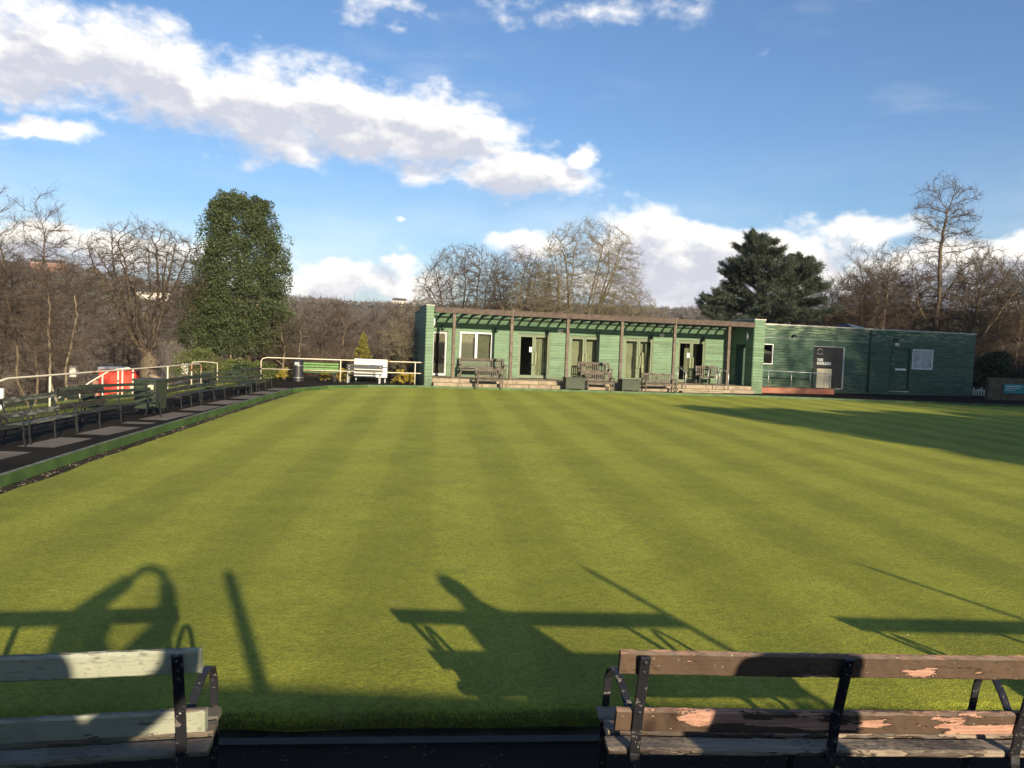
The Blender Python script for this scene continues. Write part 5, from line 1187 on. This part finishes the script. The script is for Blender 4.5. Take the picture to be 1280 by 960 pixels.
# --- things beyond the western slope
def at_t(x, y, dz=0): return (x, y, tz(x, y) + dz)
t = thing('site_container', 'red site container between the trees beyond the western railing', 'container', (-22.7, 46.5, -2.35), R(8)); t.scale = (.72, .9, 1.0)
mb = MB(); mb.box((-1.4, -.9, .15), (1.4, .9, 2.0)); mb.build('body', m_red, t, .02)
mb = MB(); mb.box((-1.45, -.95, 2.001), (1.45, .95, 2.08)); mb.build('roof', m_red, t, .01)
mb = MB(); mb.box((.95, -.915, .2), (1.35, -.902, 1.2)); mb.build('door', m_grey_frame, t)
mb = MB(); mb.box((-1.3, -.8, -.3), (1.3, .8, .149)); mb.build('base', m_black, t)
t = thing('kiosk', 'small green kiosk with white roof edge behind the red container', 'kiosk', (-24.9, 50, -2.95), R(5)); t.scale = (.55, .8, .98)
mb = MB(); mb.box((-1.1, -.8, 0), (1.1, .8, 2.5)); mb.build('body', m_dark_green, t)
mb = MB(); mb.box((-1.25, -1.0, 2.501), (1.25, .9, 2.72)); mb.build('roof', m_white, t)
mb = MB(); mb.box((-1.0, -.83, 1.9), (1.0, -.805, 2.35)); mb.build('sign_panel', m_teal, t)
mb = MB(); mb.box((-.7, -.83, .9), (.7, -.805, 1.7)); mb.build('hatch', m_black, t)
m_slate = simple('slate_roof', (0.050, 0.045, 0.042), .7, .2); m_render = simple('pale_render', (0.55, 0.50, 0.42), .85, .1); m_brickfar = simple('pink_brick', (0.34, 0.17, 0.12), .85, .15)
def house(lab, loc, rz, w, d, h, mw, group='houses in the valley'):
    t = thing('house', lab, 'house', loc, rz, group)
    mb = MB(); mb.box((-w / 2, -d / 2, -4), (w / 2, d / 2, h)); mb.build('wall', mw, t)
    mb = MB(); e = .3; mb.add([(-w / 2 - e, -d / 2 - e, h), (w / 2 + e, -d / 2 - e, h), (w / 2 + e, d / 2 + e, h), (-w / 2 - e, d / 2 + e, h), (-w / 2 - e, 0, h + d * .38), (w / 2 + e, 0, h + d * .38)], [(0, 1, 5, 4), (2, 3, 4, 5), (1, 2, 5), (3, 0, 4), (0, 3, 2, 1)]); rf = mb.build('roof', m_slate, t)
    mb = MB(); mb.box((w * .28, -.4, h + d * .2), (w * .28 + .8, .4, h + d * .38 + 1.1)); mb.build('chimney', mw, rf)
    n = max(2, int(w / 3))
    for lv in range(2 if h > 4 else 1):
        for i in range(n):
            s = -w / 2 + w * (i + .5) / n; mb = MB(); mb.box((s - .55, -d / 2 - .04, .9 + lv * 2.7), (s + .55, -d / 2 - .01, 2.2 + lv * 2.7)); fr_ = mb.build('window', m_white, t)
            mb = MB(); mb.box((s - .45, -d / 2 - .06, 1.0 + lv * 2.7), (s + .45, -d / 2 - .045, 2.1 + lv * 2.7)); mb.build('pane', m_panel, fr_)
for k, (a_, r_, w, mw, lab) in enumerate([(-25.6, 95, 9, m_brickfar, 'pinkish brick house glimpsed behind the oak and the red container'), (-23.4, 110, 10, m_render, 'pale rendered house glimpsed right of the oak trunk'), (-29.8, 120, 11, m_render, 'pale rendered house behind the far left trees'), (-31.6, 140, 12, m_brickfar, 'brick house farthest left in the valley'), (-27.6, 150, 10, m_render, 'pale cottage in the valley above the white marker posts'), (-13.0, 150, 9, m_render, 'pale house low in the woods between the holly and the conifer'), (-11.2, 170, 9, m_render, 'small pale house in the woods behind the green bench'), (-9.3, 135, 8, m_render, 'pale house in the woods right of the golden conifer'), (-8.2, 860, 14, m_render, 'tiny pale farmhouse on the ridge left of the pavilion'), (-24.2, 620, 22, m_render, 'tiny pale house on the upper hillside between oak and holly'), (-30.2, 700, 22, m_brickfar, 'tiny house high on the hillside at far left')]):
    x_ = r_ * math.sin(R(a_)); y_ = r_ * math.cos(R(a_)); house(lab, at_t(x_, y_), R(a_ * -.5 + k * 17 % 30 - 10), w * (.62 if r_ < 300 else 1), 4.5 if r_ < 300 else 7, 3.2 if r_ < 300 else 5.4, mw)
def car(lab, loc, rz, mt):
    t = thing('parked_car', lab, 'car', loc, rz, 'parked cars beyond the western slope')
    prof = [(-2.1, .35), (-2.1, .85), (-1.9, .95), (-1.2, 1.0), (-.7, 1.42), (.9, 1.45), (1.5, 1.0), (2.05, .9), (2.1, .35)]; n = len(prof); mb = MB()
    mb.add([(a, -.85, b) for a, b in prof] + [(a, .85, b) for a, b in prof], [tuple(range(n))[::-1], tuple(range(n, 2 * n))] + [(i, (i + 1) % n, n + (i + 1) % n, n + i) for i in range(n)]); mb.build('body', mt, t, .05)
    mb = MB(); mb.add([(-.95, -.862, 1.03), (1.3, -.862, 1.03), (.85, -.862, 1.36), (-.62, -.862, 1.36)], [(0, 1, 2, 3)]); mb.build('window', m_panel, t)
    for sx in (-1.35, 1.35):
        for sy in (-.8, .8): mb = MB(); mb.tube([(sx, sy - .1, .33), (sx, sy + .1, .33)], .33, 16); mb.build('wheel', m_black, t)
for k, (x_, y_, mt, lab) in enumerate([(-22.6, 58, m_white, 'white parked car just right of the oak trunk'), (-25.2, 62, m_grey_frame, 'silver parked car behind the oak trunk'), (-43, 78, m_white, 'white parked car among the far left trees'), (-47.5, 80, m_grey_frame, 'silver parked car among the far left trees'), (-38.6, 82, m_white, 'white parked car left of the green kiosk')]):
    car(lab, at_t(x_, y_), R(5 + 8 * k), mt)

# --- woods on the slopes and hills (one mass, far off)
def woods():
    r = np.random.default_rng(77); N = 9000; a = np.radians(r.uniform(-40, 20, N)); rr = 62 * (930 / 62) ** (r.random(N) ** .80); x = rr * np.sin(a); y = rr * np.cos(a)
    keep = ~((rr < 125) & (np.degrees(a) < -19) & (r.random(N) < .8)) & ~((rr < 85) & (np.degrees(a) < -19)) & ~((rr < 75) & (np.degrees(a) > -8)); x, y, rr = x[keep], y[keep], rr[keep]
    gap = np.sin(x * .021 + 4) * np.sin(y * .019 + 1) + .5 * np.sin(x * .05) * np.sin(y * .043 + 2); k = (gap < .72) | (rr < 160); x, y, rr = x[k], y[k], rr[k]; z = terrain_h(x, y); h = r.uniform(5, 9.0, len(x)) * np.interp(rr, [60, 110, 180], [.42, .62, 1.0]) * np.where(rr > 800, .6, 1.0)
    out = []
    for lo, hi, m, wd in ((0, 130, 260, .035), (130, 300, 120, .085), (300, 1000, 52, .26)):
        s = (rr >= lo) & (rr < hi); n = s.sum(); X = np.repeat(np.stack([x[s], y[s], z[s]], -1), m, 0); Hh = np.repeat(h[s], m)
        v = norm(r.normal(size=(n * m, 3))); v[:, 2] = np.abs(v[:, 2]); rad = r.random(n * m) ** .45
        base = X + v * (rad * Hh * .42)[:, None] * np.array([1, 1, .95]) + np.array([0, 0, 1]) * (Hh * .42)[:, None] * (.35 + .65 * rad[:, None])
        L = (Hh * r.uniform(.10, .22, n * m))[:, None]; d = norm(v + np.array([0, 0, .7]) + r.normal(0, .35, (n * m, 3))); u = norm(np.cross(d, r.normal(size=(n * m, 3)))) * wd * r.uniform(.6, 1.4, (n * m, 1))
        out.append(np.stack([base - u, base + u, base + d * L * 1.6], 1))
        # trunks
        T = np.stack([x[s], y[s], z[s] - .5], -1); top = T + np.stack([r.normal(0, .4, n), r.normal(0, .4, n), h[s] * .7], -1); w = np.array([[.16, 0, 0]]) * (1 + rr[s][:, None] / 400); out.append(np.stack([T - w, T + w, top], 1))
    return np.concatenate(out)
Vw = woods(); half = len(Vw)
tag(np_mesh('woods', Vw.reshape(-1, 3), 3, bark('wood_mass', (0.060, 0.048, 0.038), (0.125, 0.100, 0.078), (0.09, 0.085, 0.055), .35)), kind='stuff')
# tangle of brambles and saplings along the near slope
def scrub(name, X, hh, seed, mat, per=140, wd=.012):
    r = np.random.default_rng(seed); n = len(X); m = per; B = np.repeat(X, m, 0); H_ = np.repeat(hh, m); v = norm(r.normal(size=(n * m, 3))); v[:, 2] = np.abs(v[:, 2])
    base = B + v * (r.random(n * m) ** .5 * H_ * .55)[:, None]; d = norm(v * .6 + np.array([0, 0, .6]) + r.normal(0, .5, (n * m, 3))); L = (H_ * r.uniform(.15, .35, n * m))[:, None]; u = norm(np.cross(d, r.normal(size=(n * m, 3)))) * wd
    V = np.stack([base - u, base + u, base + d * L], 1); return tag(np_mesh(name, V.reshape(-1, 3), 3, mat), kind='stuff')
r = np.random.default_rng(15); n = 420; x = r.uniform(-17, -5, n); y = 43.5 + r.random(n) * 16; scrub('undergrowth', np.stack([x, y, terrain_h(x, y)], -1), r.uniform(1.0, 2.8, n), 16, m_twig_red, 230)
n = 260; x = r.uniform(-40, -19, n); y = 44 + r.random(n) * 22; k = ~((x > -30) & (x < -19.6) & (y < 52)); x, y = x[k], y[k]; scrub('undergrowth', np.stack([x, y, terrain_h(x, y)], -1), r.uniform(.6, 1.5, len(x)), 17, m_twig, 200)
n = 200; x = r.uniform(20, 42, n); y = 54 + r.random(n) * 12; k = y > 50 + (x - 20) * .15 ; x, y = x[k], y[k]; scrub('undergrowth', np.stack([x, y, np.full(len(x), -1.0)], -1), r.uniform(3.5, 7.0, len(x)), 18, m_twig_red, 520, .013)

# ------------------------------------------------------------------ out of frame, known by their shadows
# clipped hedge behind the camera: shades the near path
t = thing('hedge', 'clipped evergreen hedge behind the near benches', 'hedge', (3.0, -1.75, 0))
r = np.random.default_rng(50); n = 420; xs_ = r.uniform(-9, 9, n); C = np.stack([xs_, r.uniform(-.28, .28, n), r.uniform(.1, 1.86, n) + .07 * np.sin(xs_ * 1.7) + .05 * np.sin(xs_ * 4.1)], -1)
V = leaf_quads(C, np.full(n, .26), 90, .06, 51, .3, (1, 1, .8), .2, .6); np_mesh('foliage', V.reshape(-1, 3), 4, m_hedge, t)
mb = MB(); mb.box((-9, -.3, 0), (9, .3, 1.82)); mb.build('branches', m_bark, t)
# slim posts of the fence line behind
for k, (x_, y_, w_) in enumerate(((1.12, -1.04, .055), (4.38, -.46, .033), (7.3, .04, .028))):
    mb = MB(); mb.tube([(0, 0, -.1), (0, 0, 2.34), (0, 0, 2.40)], [w_, w_, w_ * .7], 10); o = tag(mb.build('timber_post', m_timber_v, None, 0, True), ['thick round timber post behind the camera between hedge and benches', 'slim round timber post behind the brown bench', 'thinnest round timber post, far right behind the benches'][k], 'post', 'timber posts behind the near benches'); o.location = (x_, y_, 0)
# evergreens east of the green whose shade falls across it
EV = 'evergreens east of the green, out of view'
evl = ['nearest the green', 'second from the green', 'third from the green', 'fourth from the green', 'fifth from the green', 'sixth from the green', 'seventh from the green', 'eighth from the green', 'farthest from the green']
for k, (x_, y_, s_) in enumerate(((17.3, 8.2, .84), (20.2, 7.6, .88), (23.0, 9.0, .84), (25.8, 7.8, .90), (28.6, 9.4, .86), (31.4, 8.6, .88), (34.2, 10.0, .86), (37, 9.5, .9), (40, 11.5, .9))):
    c = copy_tree(hol); c.location = (x_, y_, -.3); c.scale = (s_ * 1.12, s_ * 1.12, s_ * .90); c.rotation_euler.z = k * 1.3; c['group'] = EV
    c['label'] = 'holly in the row east of the green, ' + evl[k]
for k, (x_, y_, s_) in enumerate(((43.8, 3.0, 1.75), (48.5, 2.2, 1.85), (54, 4, 1.8))):
    c = copy_tree(ced); c.location = (x_, y_, 0); c.scale = (s_ * .72, s_ * .72, s_); c.rotation_euler.z = 1 + k; c['group'] = EV; c['label'] = ['tall cedar to the east, nearest the holly row', 'tallest cedar to the east, between two others', 'tall cedar farthest to the east of the green'][k]
for k, (x_, y_, s_) in enumerate(((36.5, 2.0, 1.55), (40.2, 5.0, 1.5))):
    c = copy_tree(bigt); c.location = (x_, y_, 0); c.scale = (s_ * .7, s_ * .7, s_); c.rotation_euler.z = 1 + 2 * k; c['group'] = EV; c['label'] = ['tall bare tree out of view to the east, before the cedars', 'tall bare tree out of view to the east, beside the first cedar'][k]

# --- two people behind the near benches
def person(lab, loc, rz, joints, radii, edges, head, coat, extra=None):
    V = [Vector(p) for p in joints]; me = bpy.data.meshes.new('person'); me.from_pydata(V, edges, []); o = bpy.data.objects.new('person', me); col.objects.link(o)
    sk = o.modifiers.new('skin', 'SKIN'); sk.use_smooth_shade = True; sub = o.modifiers.new('sub', 'SUBSURF'); sub.levels = 2; sub.render_levels = 2
    for i, rr in enumerate(radii): me.skin_vertices[0].data[i].radius = (rr, rr)
    me.skin_vertices[0].data[0].use_root = True; me.materials.append(coat)
    o.location = loc; o.rotation_euler.z = rz; tag(o, lab, 'person', 'people behind the near benches')
    hx, hy, hz = head; mb = MB(); mb.ellipsoid((hx, hy, hz), (.078, .098, .118), 18, 12); mb.ellipsoid((hx, hy + .100, hz - .015), (.014, .022, .025), 8, 6); mb.ellipsoid((hx - .08, hy, hz), (.012, .025, .035), 8, 5); mb.ellipsoid((hx + .08, hy, hz), (.012, .025, .035), 8, 5); h = mb.build('head', m_skin, o, smooth=True)
    mb = MB(); mb.ellipsoid((hx, hy - .028, hz + .02), (.105, .115, .125), 18, 10); mb.build('hair', m_hair, h, smooth=True)
    mb = MB()
    for sx in (-.03, .03): mb.ellipsoid((hx + sx, hy + .090, hz + .012), (.012, .008, .008), 8, 5)
    mb.build('eye', m_white, h, smooth=True)
    mb = MB(); mb.ellipsoid((hx, hy + .088, hz - .062), (.026, .010, .007), 8, 5); mb.build('mouth', simple('lips', (.35, .12, .1)), h, smooth=True)
    return o
def hand(par, wrist, direc, side, palm_n):
    """palm, four bent fingers and a thumb, all rooted in the palm"""
    w = Vector(wrist); d = Vector(direc).normalized(); s = Vector(side).normalized(); n_ = Vector(palm_n).normalized(); mb = MB()
    mb.tube([w, w + d * .03, w + d * .085], [.024, .036, .038], 10)
    for k, L in enumerate((.068, .078, .073, .058)):
        b = w + d * .08 + s * (-.030 + k * .020); mb.tube([b, b + d * L * .45 + n_ * .006, b + d * L * .75 + n_ * .02, b + d * L * .9 + n_ * .038], [.0095, .009, .008, .006], 7)
    b = w + d * .03 - s * .032; mb.tube([b, b - s * .025 + d * .02 + n_ * .01, b - s * .03 + d * .05 + n_ * .028], [.012, .0105, .008], 7)
    return mb.build('hand', m_skin, par, smooth=True)
def body(arm_l, arm_r, foot=.12):
    J = [(0, 0, .95), (0, 0, 1.12), (0, .01, 1.30), (0, 0, 1.43), (0, .01, 1.52), (0, .02, 1.62)]; Rr = [.27, .26, .27, .20, .12, .10]; E = [(0, 1), (1, 2), (2, 3), (3, 4), (4, 5)]
    for sx, arm in ((-1, arm_l), (1, arm_r)):
        i = len(J); J += [(sx * .10, 0, .86), (sx * .11, .02, .50), (sx * .12, -.01, .09), (sx * .13, foot, .045)]; Rr += [.12, .085, .06, .055]; E += [(0, i), (i, i + 1), (i + 1, i + 2), (i + 2, i + 3)]
        i = len(J); J += [(sx * .17, 0, 1.42)] + arm; Rr += [.11, .085, .062]; E += [(3, i), (i, i + 1), (i + 1, i + 2)]
    return J, Rr, E
# the photographer, arms raised, camera phone held above the head
J, Rr, E = body([(-.24, .14, 1.66), (.14, .25, 1.95)], [(.46, .10, 1.68), (.40, .25, 1.94)])
ph = person('person in a navy coat behind the benches holding a phone up with raised arms', (-.27, -.34, .0), R(4), J, Rr, E, (0, .03, 1.67), m_coat); ph.scale = (1.04, 1.04, 1.04)
hand(ph, (.14, .25, 1.95), (.55, .1, .6), (0, -1, .2), (1, 0, -.2)); hand(ph, (.40, .25, 1.94), (-.55, .1, .6), (0, 1, .2), (-1, 0, -.2))
mb = MB(); mb.box((-.075, -.008, -.036), (.075, .0, .036)); t = tag(mb.build('phone', m_black, None, .003), 'black phone held up in both hands above the benches', 'phone'); t.location = (.0, -.07, 2.10)
J, Rr, E = body([(-.24, .0, 1.14), (-.22, .14, .92)], [(.25, .0, 1.14), (.23, .14, .92)])
p2 = person('person in a grey coat standing still behind the brown bench', (2.14, 1.10, 0), R(10), J, Rr, E, (0, .03, 1.66), m_coat2)
hand(p2, (-.22, .14, .92), (0, .3, -1), (0, 1, 0), (1, 0, 0)); hand(p2, (.23, .14, .92), (0, .3, -1), (0, -1, 0), (-1, 0, 0))
print('segments', NSEG[0], 'woods tris', half)

# air between here and the far hillside: thin even haze
mb = MB(); mb.box((-1300, -1300, -45), (1300, 1300, 90)); m_haze = bpy.data.materials.new('haze'); m_haze.use_nodes = True; nt = m_haze.node_tree; nt.nodes.clear()
v = nt.nodes.new('ShaderNodeVolumePrincipled'); v.inputs['Color'].default_value = (0.80, 0.87, 1.0, 1); v.inputs['Density'].default_value = 0.00014; v.inputs['Anisotropy'].default_value = 0.0
o_ = nt.nodes.new('ShaderNodeOutputMaterial'); nt.links.new(v.outputs[0], o_.inputs['Volume'])
hz = tag(mb.build('haze', m_haze), kind='stuff')
